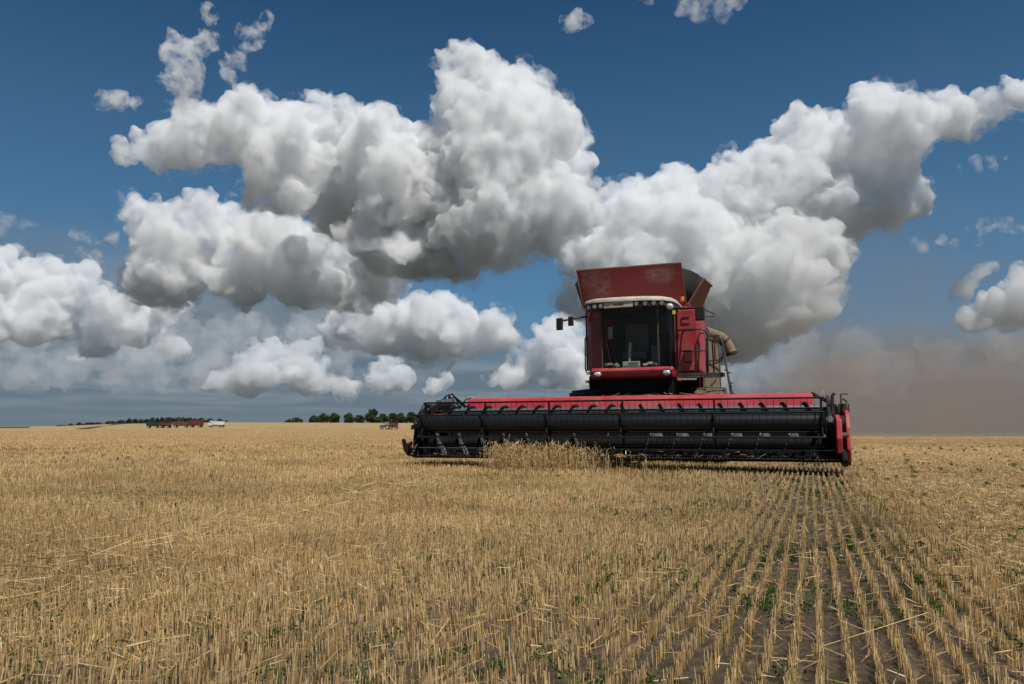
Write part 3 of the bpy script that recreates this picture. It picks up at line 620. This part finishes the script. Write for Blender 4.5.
# ------------------------------------------------------------------ stubble, standing wheat, straw, weeds
def vnoise(x, y, s, seed):
    g = np.random.default_rng(seed).uniform(size=(256, 256)); x = x / s; y = y / s; i = np.floor(x).astype(int); j = np.floor(y).astype(int); fx = x - i; fy = y - j
    fx = fx * fx * (3 - 2 * fx); fy = fy * fy * (3 - 2 * fy); g_ = lambda a, b: g[a % 256, b % 256]
    return (g_(i, j) * (1 - fx) + g_(i + 1, j) * fx) * (1 - fy) + (g_(i, j + 1) * (1 - fx) + g_(i + 1, j + 1) * fx) * fy
STRAW = np.array([[.69, .475, .215], [.77, .55, .27], [.60, .40, .17], [.72, .52, .26], [.45, .30, .13], [.82, .62, .34]])
def straw_cols(rng, n, k=1.0):
    return STRAW[rng.integers(0, len(STRAW), n)] * rng.uniform(.75, 1.2, n)[:, None] * k
def blades(name, base, tip, wid, cols, rng, mat, sides=1, taper=.6, parent=None):
    """straw stems as flat or three sided slivers from base to tip"""
    ax = tip - base; L = np.linalg.norm(ax, axis=1)[:, None]; ax = ax / L
    a = np.cross(ax, rng.normal(size=ax.shape)); a /= np.linalg.norm(a, axis=1)[:, None] + 1e-9; b = np.cross(ax, a); w_ = wid[:, None] / 2
    out_v = []; cc = []
    if sides == 1:
        out_v = [np.stack([base - a * w_, base + a * w_, tip + a * w_ * taper, tip - a * w_ * taper], 1)]
    else:
        c = [a, -a * .5 + b * .87, -a * .5 - b * .87]
        for i in range(3):
            p, q = c[i], c[(i + 1) % 3]
            out_v.append(np.stack([base + p * w_, base + q * w_, tip + q * w_ * taper, tip + p * w_ * taper], 1))
    k = len(out_v); v = np.concatenate(out_v).reshape(-1, 3)
    lo = cols * .66; cc = np.stack([lo, lo, cols, cols], 1); cc = np.concatenate([cc] * k).reshape(-1, 3)  # base end darkened, painting in the shade among the stems
    return v, cc
def to_rl(X, Y): return X * cY - Y * sY, X * sY + Y * cY
def from_rl(r, l): return r * cY + l * sY, -r * sY + l * cY
R0 = CX * cY - CY * sY; L0 = CX * sY + CY * cY            # the harvester's own row coordinates
SR = .088
VV, CC = [], []
rng = np.random.default_rng(21)
def scatter(d0, d1, dens, half=37):
    A = math.radians(half); n = int(A * (d1 * d1 - d0 * d0) * dens); d = np.sqrt(rng.uniform(d0 * d0, d1 * d1, n)); a = rng.uniform(-A, A, n)
    return d * np.sin(a), d * np.cos(a)
def lodged(r, l): return np.exp(-((r + 2.95 + .252 * l) / .42) ** 2) * (l < 20)
for d0, d1, dens, wmul, sides in ((1.5, 4.5, 2600, .8, 3), (4.5, 8, 2200, .9, 3), (8, 13, 1400, 1.2, 1), (13, 22, 560, 1.8, 1), (22, 40, 130, 2.8, 1), (40, 80, 40, 5, 1), (80, 150, 10, 9, 1), (150, 330, 2.2, 18, 1)):
    X, Y = scatter(d0, d1, dens); r, l = to_rl(X, Y)
    chaff = 1 / (1 + np.exp(-(r - .95 - .3 * (vnoise(r, l, 1.2, 3) - .5)) / .16))
    row = np.round(r / SR) * SR
    wob = (vnoise(row * 37, l, 1.3, 5) - .5) * .014
    snap = rng.uniform(size=len(r)) < (.97 - .35 * chaff)
    spread = np.interp(r, [-3.2, -1.6], [.015, .0065])
    r = np.where(snap, row + wob + rng.normal(0, 1, len(r)) * spread, r)
    inrow = np.clip((r + 3.2) / 1.4, 0, 1) * (r < 1.0)                 # the clean drill rows of the last pass
    keep = rng.uniform(size=len(r)) < np.clip(.15 + .4 * inrow + 1.3 * (1 - .5 * inrow) * vnoise(row * 53, l, .16, 7), 0, 1) * np.clip(.55 + .8 * vnoise(r, l, .9, 8), 0, 1) * (1 - .45 * chaff) * (1 - .4 * lodged(r, l))
    keep &= (snap | (rng.uniform(size=len(r)) < .5)) 
    r, l, chaff, inrow = r[keep], l[keep], chaff[keep], inrow[keep]; X, Y = from_rl(r, l); n = len(X)
    h = (rng.normal(.105, .02, n) * (.8 + .4 * vnoise(r, l, 2.5, 9))).clip(.03, .3) * (1 - .2 * chaff) * np.interp(r, [-3.2, -1.5], [1.0, .66])
    short = rng.uniform(size=n) < .2; h = np.where(short, h * .55, h)
    lx = (vnoise(X, Y, 1.1, 11) - .5) * .5 + rng.normal(0, .13, n); ly = (vnoise(X, Y, 1.1, 12) - .5) * .4 + rng.normal(0, .13, n)
    lx *= 1 - .55 * inrow; ly *= 1 - .55 * inrow; bend = rng.uniform(size=n) < .05 * (1 - inrow); lx = np.where(bend, lx * 4, lx)
    Z = terrain(X, Y); base = np.stack([X, Y, Z - .01], 1); tip = np.stack([X + lx * h, Y + ly * h, Z + h * np.where(bend, .6, 1)], 1)
    wid = rng.uniform(.003, .0052, n) * wmul
    tone = (.72 + .34 * vnoise(X, Y, 3.5, 13) + .26 * vnoise(X, Y, .7, 14))
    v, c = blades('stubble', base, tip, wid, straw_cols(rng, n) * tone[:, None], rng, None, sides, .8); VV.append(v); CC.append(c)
    # thin dry leaf sheaths hanging from some stems
    if d1 <= 13:
        i = rng.uniform(size=n) < .45 - .3 * inrow; m = int(i.sum()); st = base[i] + (tip[i] - base[i]) * rng.uniform(.3, .95, m)[:, None]
        en = st + np.stack([rng.normal(0, .045, m), rng.normal(0, .045, m), rng.uniform(-.06, .03, m)], 1)
        v, c = blades('sheath', st, en, rng.uniform(.003, .006, m), straw_cols(rng, m, 1.05), rng, None, 1, .3); VV.append(v); CC.append(c)
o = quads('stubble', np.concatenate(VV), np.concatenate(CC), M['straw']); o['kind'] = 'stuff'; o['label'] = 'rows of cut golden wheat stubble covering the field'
# loose straw lying on the ground
VV, CC = [], []
def lay(X, Y, zlo, zhi, l0, l1, wmul=1.0, k=1.0, align=None):
    n = len(X); a = rng.uniform(0, 2 * np.pi, n) if align is None else align + rng.normal(0, .45, n)
    L = rng.uniform(l0, l1, n); Z = terrain(X, Y) + rng.uniform(zlo, zhi, n)
    dx, dy, dz = np.cos(a) * L / 2, np.sin(a) * L / 2, rng.normal(0, .12, n) * L
    b0 = np.stack([X - dx, Y - dy, np.maximum(Z - dz, .006)], 1); t0 = np.stack([X + dx, Y + dy, np.maximum(Z + dz, .006)], 1)
    v, c = blades('straw', b0, t0, rng.uniform(.003, .0055, n) * wmul, straw_cols(rng, n, k), rng, None, 1, .8); VV.append(v); CC.append(c)
for d0, d1, dens, wm in ((1.5, 5, 80, .7), (5, 9, 80, 1.0), (9, 16, 70, 1.6), (16, 30, 30, 2.4), (30, 60, 8, 4)):
    X, Y = scatter(d0, d1, dens); r, l = to_rl(X, Y); k = rng.uniform(size=len(X)) < np.interp(r, [-3.2, -2.2, .6, 1.2], [.8, .2, .2, .8]); lay(X[k], Y[k], .004, .05, .04, .15, wm)
for d0, d1, dens, wm in ((1.5, 5, 900, 1), (5, 9, 620, 1.2), (9, 16, 330, 1.6), (16, 30, 130, 2.4), (30, 60, 30, 4)):
    X, Y = scatter(d0, d1, dens); r, l = to_rl(X, Y); k = (r > .62) & (rng.uniform(size=len(r)) < np.clip(vnoise(r, l, .45, 15) * 1.5 - .1, .1, 1) * np.clip((r - .6) / .8, .12, 1)); X, Y, r, l = X[k], Y[k], r[k], l[k]
    hz = .03 + .11 * np.clip(vnoise(r, l, .4, 16) * 1.6 - .5, 0, 1); lay(X, Y, 0, 1, .05, .2, wm); 
    vv = VV[-1].reshape(-1, 4, 3); vv[:, :, 2] = vv[:, :, 2] * 0 + (rng.uniform(.0, 1, len(X)) * hz)[:, None] + (rng.normal(0, .012, (len(X), 1)) * np.array([[-1, -1, 1, 1]])) + .008
    VV[-1] = vv.reshape(-1, 3)
l = rng.uniform(1.5, 18, 1600); r = -2.95 - .252 * l + rng.normal(0, .3, len(l)); X, Y = from_rl(r, l); lay(X, Y, .02, .11, .08, .26, 1.0, 1.0, math.atan2(cY, sY) - .55)
X, Y = scatter(2.4, 6, .7); lay(X, Y, .04, .12, .2, .42, 1.1, 1.1)
o = quads('loose_straw', np.concatenate(VV), np.concatenate(CC), M['straw']); o['kind'] = 'stuff'; o['label'] = 'loose chopped straw lying between the stubble rows'
# strip of uncut wheat in front of the reel
n = 3000; xm = rng.uniform(-2.35, .95, n); ym = rng.uniform(-1.55, .1, n); edge = np.clip((xm + 2.4) / .3, .1, 1) * np.clip((.35 - xm) / 1.3, .06, 1)
k = rng.uniform(size=n) < edge * np.clip(.35 + vnoise(xm, ym, .3, 31), 0, 1); xm, ym = xm[k], ym[k]; n = len(xm)
r, l = xm + R0, ym + L0; r = np.round(r / SR) * SR + rng.normal(0, .015, n); X, Y = from_rl(r, l); Z = terrain(X, Y)
h = rng.normal(.45, .07, n) * np.interp(xm, [-2.4, -.5, 1.0], [1.05, 1, .65]) * np.where(rng.uniform(size=n) < .25, rng.uniform(.5, .8, n), 1)
base = np.stack([X, Y, Z], 1); tip = base + np.stack([rng.normal(0, .09, n) * h, rng.normal(0, .09, n) * h, h], 1)
v1, c1 = blades('wheat', base, tip, rng.uniform(.004, .006, n) * 1.3, straw_cols(rng, n, .95), rng, None, 1, .7)
ear = tip + np.stack([rng.normal(0, .035, n), rng.normal(0, .035, n), rng.uniform(.02, .08, n)], 1)
v2, c2 = blades('ear', tip, ear, rng.uniform(.012, .017, n), straw_cols(rng, n, 1.0), rng, None, 3, .6)
m = n; st = base + (tip - base) * rng.uniform(.2, .8, m)[:, None]; en = st + np.stack([rng.normal(0, .08, m), rng.normal(0, .08, m), rng.normal(-.02, .06, m)], 1)
v3, c3 = blades('blade', st, en, rng.uniform(.006, .01, m), straw_cols(rng, m, 1.0), rng, None, 1, .3)
o = quads('standing_wheat', np.concatenate([v1, v2, v3]), np.concatenate([c1, c2, c3]), M['straw']); o['kind'] = 'stuff'; o['label'] = 'strip of uncut wheat standing under the reel'
# straw caught on the header
n = 700; xm = rng.uniform(-4.2, 4.4, n); k = rng.integers(0, 3, n)
ym = np.choose(k, [rng.uniform(-.4, .1, n), rng.uniform(.3, 1.1, n), rng.uniform(1.12, 1.5, n)]); zm = np.choose(k, [rng.uniform(.315, .36, n), rng.uniform(.3, .42, n), np.full(n, 1.655)])
kk = (k < 2) | (rng.uniform(size=n) < .15); xm, ym, zm = xm[kk], ym[kk], zm[kk]; n = len(xm); a = rng.uniform(0, 2 * np.pi, n); L = rng.uniform(.05, .22, n)
b0 = np.stack([xm, ym, zm], 1); t0 = b0 + np.stack([np.cos(a) * L, np.sin(a) * L * .5, rng.uniform(-.01, .06, n)], 1)
v, c = blades('straw', b0, t0, rng.uniform(.006, .012, n), straw_cols(rng, n, .9), rng, None, 1, .8)
o = quads('caught_straw', v, c, M['straw'], hd); o['kind'] = 'stuff'
# green weeds
P_, Cc, Sz = [], [], []
for d0, d1, dens, sz in ((1.8, 6, 40, .0085), (6, 12, 22, .012), (12, 25, 5, .02), (25, 60, 1.1, .03)):
    X, Y = scatter(d0, d1, dens); r, l = to_rl(X, Y)
    wgt = np.clip((vnoise(X, Y, 1.6, 41) * .6 + vnoise(X, Y, .5, 42) * .6 - .42) * 2.6, 0, 1) * np.where((r > -1.8) & (r < .7), 1.6, np.where(r > .7, .35, 1.0))
    k = rng.uniform(size=len(X)) < wgt; X, Y, r, l = X[k], Y[k], r[k], l[k]
    rr_ = (np.floor(r / SR) + .5) * SR + rng.normal(0, .012, len(r)); X, Y = from_rl(rr_, l)
    for x, y in zip(X, Y):
        q = int(rng.integers(14, 60)); s = rng.uniform(.5, 1.3) * (1 + sz * 5)
        p = np.stack([x + rng.normal(0, .022 * s, q), y + rng.normal(0, .035 * s, q), tz(x, y) + rng.uniform(.006, .055 * s, q)], 1); P_.append(p)
        g = np.array([.05, .095, .025]) if rng.uniform() < .7 else np.array([.07, .11, .03]); Cc.append(g[None] * rng.uniform(.7, 1.4, (q, 1))); Sz.append(np.full(q, sz))
o = leaf_mesh('weeds', np.concatenate(P_), np.concatenate(Sz), np.concatenate(Cc), rng, M['leaf'], up=.8); o['kind'] = 'stuff'; o['label'] = 'small green weeds sprouting between the stubble rows'

# ------------------------------------------------------------------ dust drifting behind the harvester
def dust():
    m = bpy.data.materials.new('dust'); m.use_nodes = True; t = m.node_tree; t.nodes.clear()
    o = N(t, 'ShaderNodeOutputMaterial'); p = N(t, 'ShaderNodeVolumePrincipled'); p.inputs['Color'].default_value = (.42, .37, .33, 1); p.inputs['Anisotropy'].default_value = .2
    g = N(t, 'ShaderNodeNewGeometry'); s3 = N(t, 'ShaderNodeSeparateXYZ'); t.links.new(g.outputs['Position'], s3.inputs[0])
    n_ = noise_n(t, g.outputs['Position'], .075, 4, .6, .0)
    top = math_n(t, 'MULTIPLY_ADD', n_, 56.0, -10.0)
    z = maprange(t, math_n(t, 'SUBTRACT', s3.outputs[2], top), 0.0, -18.0)
    rr2 = math_n(t, 'SUBTRACT', math_n(t, 'MULTIPLY', s3.outputs[0], cY), math_n(t, 'MULTIPLY', s3.outputs[1], sY))
    side = maprange(t, math_n(t, 'MULTIPLY_ADD', n_, 12.0, rr2), -5.0, 9.0)
    patch = maprange(t, noise_n(t, g.outputs['Position'], .035, 3, .55, .8), .36, .64, .35, 1.5)
    t.links.new(math_n(t, 'MULTIPLY', math_n(t, 'MULTIPLY', z, math_n(t, 'MULTIPLY', side, patch)), .027), p.inputs['Density'])
    t.links.new(p.outputs[0], o.inputs['Volume'])
    mb = MB(); mb.box(8, 140, 42, 115, .5, 32); ob = mb.build('dust', m); ob['kind'] = 'stuff'; ob['label'] = 'brown dust plume drifting behind the harvester'
    m.cycles.volume_step_rate = 4 if hasattr(m.cycles, 'volume_step_rate') else 1
dust()
# ------------------------------------------------------------------ clouds: closed bodies filled with real scattering mist
def vol_mat(name, dens, col, s, lo, hi, sc=22):
    """white mist whose thickness varies from pocket to pocket"""
    m = bpy.data.materials.new(name); m.use_nodes = True; t = m.node_tree; t.nodes.clear()
    o = t.nodes.new('ShaderNodeOutputMaterial'); p = t.nodes.new('ShaderNodeVolumePrincipled')
    p.inputs['Color'].default_value = (*col, 1)
    g = N(t, 'ShaderNodeNewGeometry'); n = noise_n(t, g.outputs['Position'], 1 / (sc * s), 5, .66, .0)
    t.links.new(maprange(t, n, lo, hi, 0, dens * 2, False), p.inputs['Density'])
    t.links.new(p.outputs[0], o.inputs['Volume'])
    return m

def unit_ico(n):
    bm = bmesh.new(); bmesh.ops.create_icosphere(bm, subdivisions=n, radius=1)
    v = np.array([p.co[:] for p in bm.verts]); f = np.array([[q.index for q in p.verts] for p in bm.faces]); bm.free()
    return v, f
ICO = unit_ico(2)

def billow(name, s, amp, veil=False):
    """geometry nodes that push the skin of a cloud out into cauliflower heads (firm body) or torn wisps (thin edge)"""
    g = bpy.data.node_groups.new(name, 'GeometryNodeTree')
    g.interface.new_socket('Geometry', in_out='INPUT', socket_type='NodeSocketGeometry'); g.interface.new_socket('Geometry', in_out='OUTPUT', socket_type='NodeSocketGeometry')
    gi, go = N(g, 'NodeGroupInput'), N(g, 'NodeGroupOutput'); sp_ = N(g, 'GeometryNodeSetPosition')
    pos = N(g, 'GeometryNodeInputPosition').outputs[0]; nor = N(g, 'GeometryNodeInputNormal').outputs[0]
    def vmath(op, x, y):
        n = N(g, 'ShaderNodeVectorMath', operation=op)
        for i, q in enumerate((x, y)):
            if isinstance(q, (int, float)): n.inputs['Scale'].default_value = q
            elif isinstance(q, tuple): n.inputs[i].default_value = q
            elif op == 'SCALE' and i == 1: g.links.new(q, n.inputs['Scale'])
            else: g.links.new(q, n.inputs[i])
        return n.outputs[0] if op != 'DOT_PRODUCT' else n.outputs['Value']
    q = vmath('SCALE', pos, 1.0 / s)
    nz = N(g, 'ShaderNodeTexNoise'); nz.inputs['Scale'].default_value = 1 / 55; nz.inputs['Detail'].default_value = 5; nz.inputs['Roughness'].default_value = .62; g.links.new(q, nz.inputs['Vector'])
    warp = vmath('SCALE', vmath('SUBTRACT', nz.outputs['Color'], (.5, .5, .5)), 62.0 * amp * s)
    lit = vmath('DOT_PRODUCT', nor, (sd.x, sd.y, sd.z))
    if not veil:
        vo = N(g, 'ShaderNodeTexVoronoi', feature='F1', normalize=True); vo.inputs['Scale'].default_value = 1 / 17; vo.inputs['Detail'].default_value = 3.2; vo.inputs['Roughness'].default_value = .6; vo.inputs['Lacunarity'].default_value = 2.1
        g.links.new(vmath('ADD', q, vmath('SCALE', vmath('SUBTRACT', nz.outputs['Color'], (.5, .5, .5)), 30.0)), vo.inputs['Vector'])
        k = maprange(g, lit, -.35, .45, .12, 1.0)
        d = math_n(g, 'MULTIPLY', math_n(g, 'SUBTRACT', .42, vo.outputs['Distance']), k)
        off = vmath('ADD', warp, vmath('SCALE', nor, math_n(g, 'MULTIPLY', d, 34.0 * amp * s)))
    else:
        n2 = N(g, 'ShaderNodeTexNoise'); n2.inputs['Scale'].default_value = 1 / 26; n2.inputs['Detail'].default_value = 6; n2.inputs['Roughness'].default_value = .68; n2.inputs['Distortion'].default_value = .6; g.links.new(q, n2.inputs['Vector'])
        off = vmath('ADD', warp, vmath('SCALE', nor, math_n(g, 'MULTIPLY', math_n(g, 'SUBTRACT', n2.outputs[0], .47), 70.0 * amp * s)))
    g.links.new(gi.outputs[0], sp_.inputs['Geometry']); g.links.new(off, sp_.inputs['Offset']); g.links.new(sp_.outputs[0], go.inputs[0])
    return g
def mist_body(name, balls, s, mat, vox, amp, squash, parent=None, veil=False):
    iv, jf = ICO; V = []; F = []
    for i, (p, r) in enumerate(balls):
        V.append(iv * r + np.array(p[:])); F.append(jf + i * len(iv))
    V = np.concatenate(V); F = np.concatenate(F)
    if squash is not None:
        zb, k = squash
        V[:, 2] = np.where(V[:, 2] < zb, zb - (zb - V[:, 2]) * k, V[:, 2])
    me = bpy.data.meshes.new(name); me.from_pydata(V.tolist(), [], F.tolist())
    o = bpy.data.objects.new(name, me); C.collection.objects.link(o)
    m = o.modifiers.new('union', 'REMESH'); m.mode = 'VOXEL'; m.voxel_size = vox * s * 1.2
    sm_ = o.modifiers.new('soften', 'SMOOTH'); sm_.factor = .5; sm_.iterations = 6
    m = o.modifiers.new('billow', 'NODES'); m.node_group = billow('billow', s, amp, veil)
    m = o.modifiers.new('close', 'REMESH'); m.mode = 'VOXEL'; m.voxel_size = vox * s
    me.materials.append(mat)
    if parent is not None: o.parent = parent
    return o

def cloud(label, lobes, D, seed, base=None, dens=.14, veil=.07, vox=1.4, depth=1.0, puff=1.0, fringe=0, flat=.3, name='cumulus_cloud', col=(.967, .978, .987), up=.35):
    rnd = random.Random(seed); s = D / FPX; balls = []; soft = []
    for (u, v, r) in lobes:
        d = ray(u, v); p = d * (D / d.y); p.y += rnd.uniform(-1, 1) * depth * r * s
        balls.append((p, r * s)); soft.append((p, r * s * 1.06))
        for _ in range(12):
            q = Vector((rnd.gauss(0, 1), rnd.gauss(0, 1), rnd.gauss(up, 1))).normalized()
            r2 = r * s * rnd.uniform(.26, .5); c2 = p + q * (r * s * .86)
            balls.append((c2, r2)); soft.append((c2, r2 * 1.18))
            for _ in range(7):
                q2 = (q * .6 + Vector((rnd.gauss(0, .7), rnd.gauss(0, .7), rnd.gauss(.1, .7)))).normalized()
                balls.append((c2 + q2 * r2 * .9, r2 * rnd.uniform(.25, .5)))
    sq = None
    if base is not None:
        d = ray(512, base); sq = (d.z * (D / d.y), flat)
    if dens:
        o = mist_body(name, balls, s, vol_mat('cloud_mist', dens / s, col, s, .40, .72), vox, puff, sq)
        if fringe: mist_body('torn_edge', soft, s, vol_mat('torn_mist', fringe / s, col, s, .47, .72, 15), vox * 1.3, puff, sq, o, True)
    else: o = mist_body(name, soft, s, vol_mat('wispy_mist', veil / s, col, s, .45, .70, 12), vox, puff * .7, sq, None, True)
    tag(o, label, 'cloud', 'white clouds over the field')
    return o

cloud('broad white cumulus with a long pale tail and flat grey underside',
      [(132,157,10),(152,155,14),(178,152,20),(215,150,28),(262,146,32),(305,138,34),(345,162,40),(290,182,42),(385,172,46),(345,200,40),(410,215,44)], 6000, 1, base=222, fringe=.035, depth=1.3)
cloud('towering bright cumulus with a lumpy crown, tallest cloud above the field',
      [(522,88,30),(484,114,42),(546,136,40),(500,175,60),(448,195,55),(550,190,42),(425,235,45),(490,235,48),(540,225,38),(400,255,35),(450,268,30)], 6100, 2, base=272, fringe=.035, depth=1.3)
cloud('knobbly white cumulus bank below the tailed cloud',
      [(143,212,14),(150,205,10),(148,250,28),(190,245,26),(215,235,26),(255,248,24),(300,265,34),(345,272,34),(385,280,26),(180,280,34),(240,285,30),(310,295,25),(270,262,26),(150,285,30)], 7200, 3, base=300, fringe=.035, depth=1.3)
cloud('low ragged cumulus bank at the edge of the sky',
      [(5,285,28),(40,285,22),(75,298,22),(100,312,20),(50,320,30),(0,330,32),(140,326,20),(175,316,15),(150,300,14),(90,340,20),(20,308,24)], 11000, 4, base=348, fringe=.035, depth=1.3)
cloud('long low white cumulus with heaped round tops under the towering cloud',
      [(345,332,20),(372,326,24),(402,322,26),(432,322,26),(462,328,24),(488,335,20),(505,345,14),(330,345,14),(420,345,24),(380,345,22),(455,346,20)], 11500, 5, base=350, fringe=.035, depth=1.3)
cloud('huge slanting cloud bank above the harvester, trailing into a thin streak',
      [(600,250,34),(628,235,34),(660,228,36),(695,215,40),(735,200,40),(775,185,36),(800,150,34),(838,146,34),(872,140,32),(908,132,25),(935,126,22),(955,121,19),(975,115,17),(995,110,15),(1013,105,14),(1032,101,13),(1050,97,12),
       (880,170,38),(840,195,50),(790,225,52),(735,250,55),(680,265,50),(630,280,45),(822,242,30),(785,272,36),(750,300,48),(690,310,40),(640,320,36),(590,290,24),(900,200,24),(762,322,26),(720,335,44),(650,345,38),(720,318,30)], 7500, 6, base=342, fringe=.035, depth=1.3, flat=.6)
cloud('small cream cumulus low behind the harvester cab',
      [(552,348,20),(570,335,14),(535,365,18),(560,370,22),(515,378,14),(590,360,20),(495,385,9),(575,385,18)], 18000, 7, base=388, depth=1.2)
cloud('pale low cumulus puffs just over the row of distant trees',
      [(262,372,24),(292,364,20),(245,384,16),(225,388,12),(318,378,14),(300,382,16),(340,388,12),(375,380,14),(395,385,10)], 18000, 8, base=392, depth=1.2)
cloud('tiny cumulus puff touching the horizon beside the header',
      [(436,390,9),(447,386,7),(425,395,7)], 20000, 9, base=398, depth=1.2)
cloud('ragged cumulus at the edge of the sky above the dust',
      [(1000,305,16),(1020,298,20),(1045,300,25),(985,318,12),(1030,320,20)], 8500, 10, base=325, depth=1.3)
cloud('small curling white cloud scrap above the dust plume',
      [(957,292,9),(965,283,7),(975,276,5),(984,270,4),(962,300,7)], 8000, 11, dens=.08, depth=.6)
cloud('torn wispy cloud floating highest over the tailed cloud',
      [(180,60,18),(178,85,16),(190,70,14),(170,40,10),(205,50,9),(235,62,8),(250,42,8),(262,32,5),(205,20,5),(225,72,6)], 5200, 12, dens=0, veil=.07, depth=.5, puff=1.3)
cloud('faint small wisp beside the tip of the tailed cloud',
      [(108,106,8),(122,102,10),(135,104,6)], 5200, 13, dens=0, veil=.07, depth=.5, puff=1.2)
cloud('lone feathery wisp in the blue above the towering cloud',
      [(564,26,5),(572,20,7),(582,18,4)], 5000, 14, dens=0, veil=.07, depth=.5, puff=.9)
cloud('dim grey cloud edge at the very top of the sky',
      [(650,-4,8),(690,2,14),(720,8,12),(740,0,8)], 4500, 15, dens=0, veil=.035, depth=.6, puff=1.2)
cloud('pale cloud wisp above the low ragged bank at the edge of the sky',
      [(5,222,8),(22,227,7),(36,230,4)], 6500, 16, dens=0, veil=.03, depth=.5)
cloud('wide pale bank of layered cloud lying low over the far ridge',
      [(30,365,26),(75,372,22),(120,360,26),(165,368,24),(205,352,24),(215,375,22),(250,340,22),(290,352,24),(310,330,18),(165,345,22),(85,350,22),(20,385,16),(130,385,16),(330,372,16)], 15000, 21, base=388, dens=.016, depth=1.2, flat=.5)
cloud('soft grey cloud bank low behind the dust plume',
      [(640,375,26),(690,370,30),(740,372,30),(790,362,30),(840,365,26),(880,372,24),(930,360,20),(980,350,22),(1020,345,24)], 15000, 22, base=392, dens=.012, depth=1.2, flat=.5)
for label, lobes in (('thin pale streak of cloud in the blue below the end of the slanting bank', [(962,172,3),(975,168,5),(990,163,6),(1004,158,4)]),
                     ('faint flat veil of cloud above the ragged cumulus over the dust', [(965,228,4),(985,226,6),(1003,228,6),(1020,232,4)]),
                     ('faintest small streak of cloud between the slanting bank and the curling scrap', [(920,246,3),(938,243,4),(955,246,4),(975,240,3)]),
                     ('faint torn shreds of cloud between the low ragged bank and the tailed cloud', [(78,238,5),(95,243,7),(112,240,5),(85,258,4),(100,262,4)])):
    cloud(label, lobes, 6500, 30 + int(lobes[0][0]), dens=0, veil=.035, depth=.5, flat=.3)
for label, lobes, b_ in (('small bright puff low under the ragged bank', [(72,358,6),(86,357,8),(97,359,5)], 362),
                         ('tiny round puff low beneath the knobbly bank', [(164,354,5),(173,352,7),(181,355,5)], 358)):
    cloud(label, lobes, 13000, 40 + b_, base=b_)
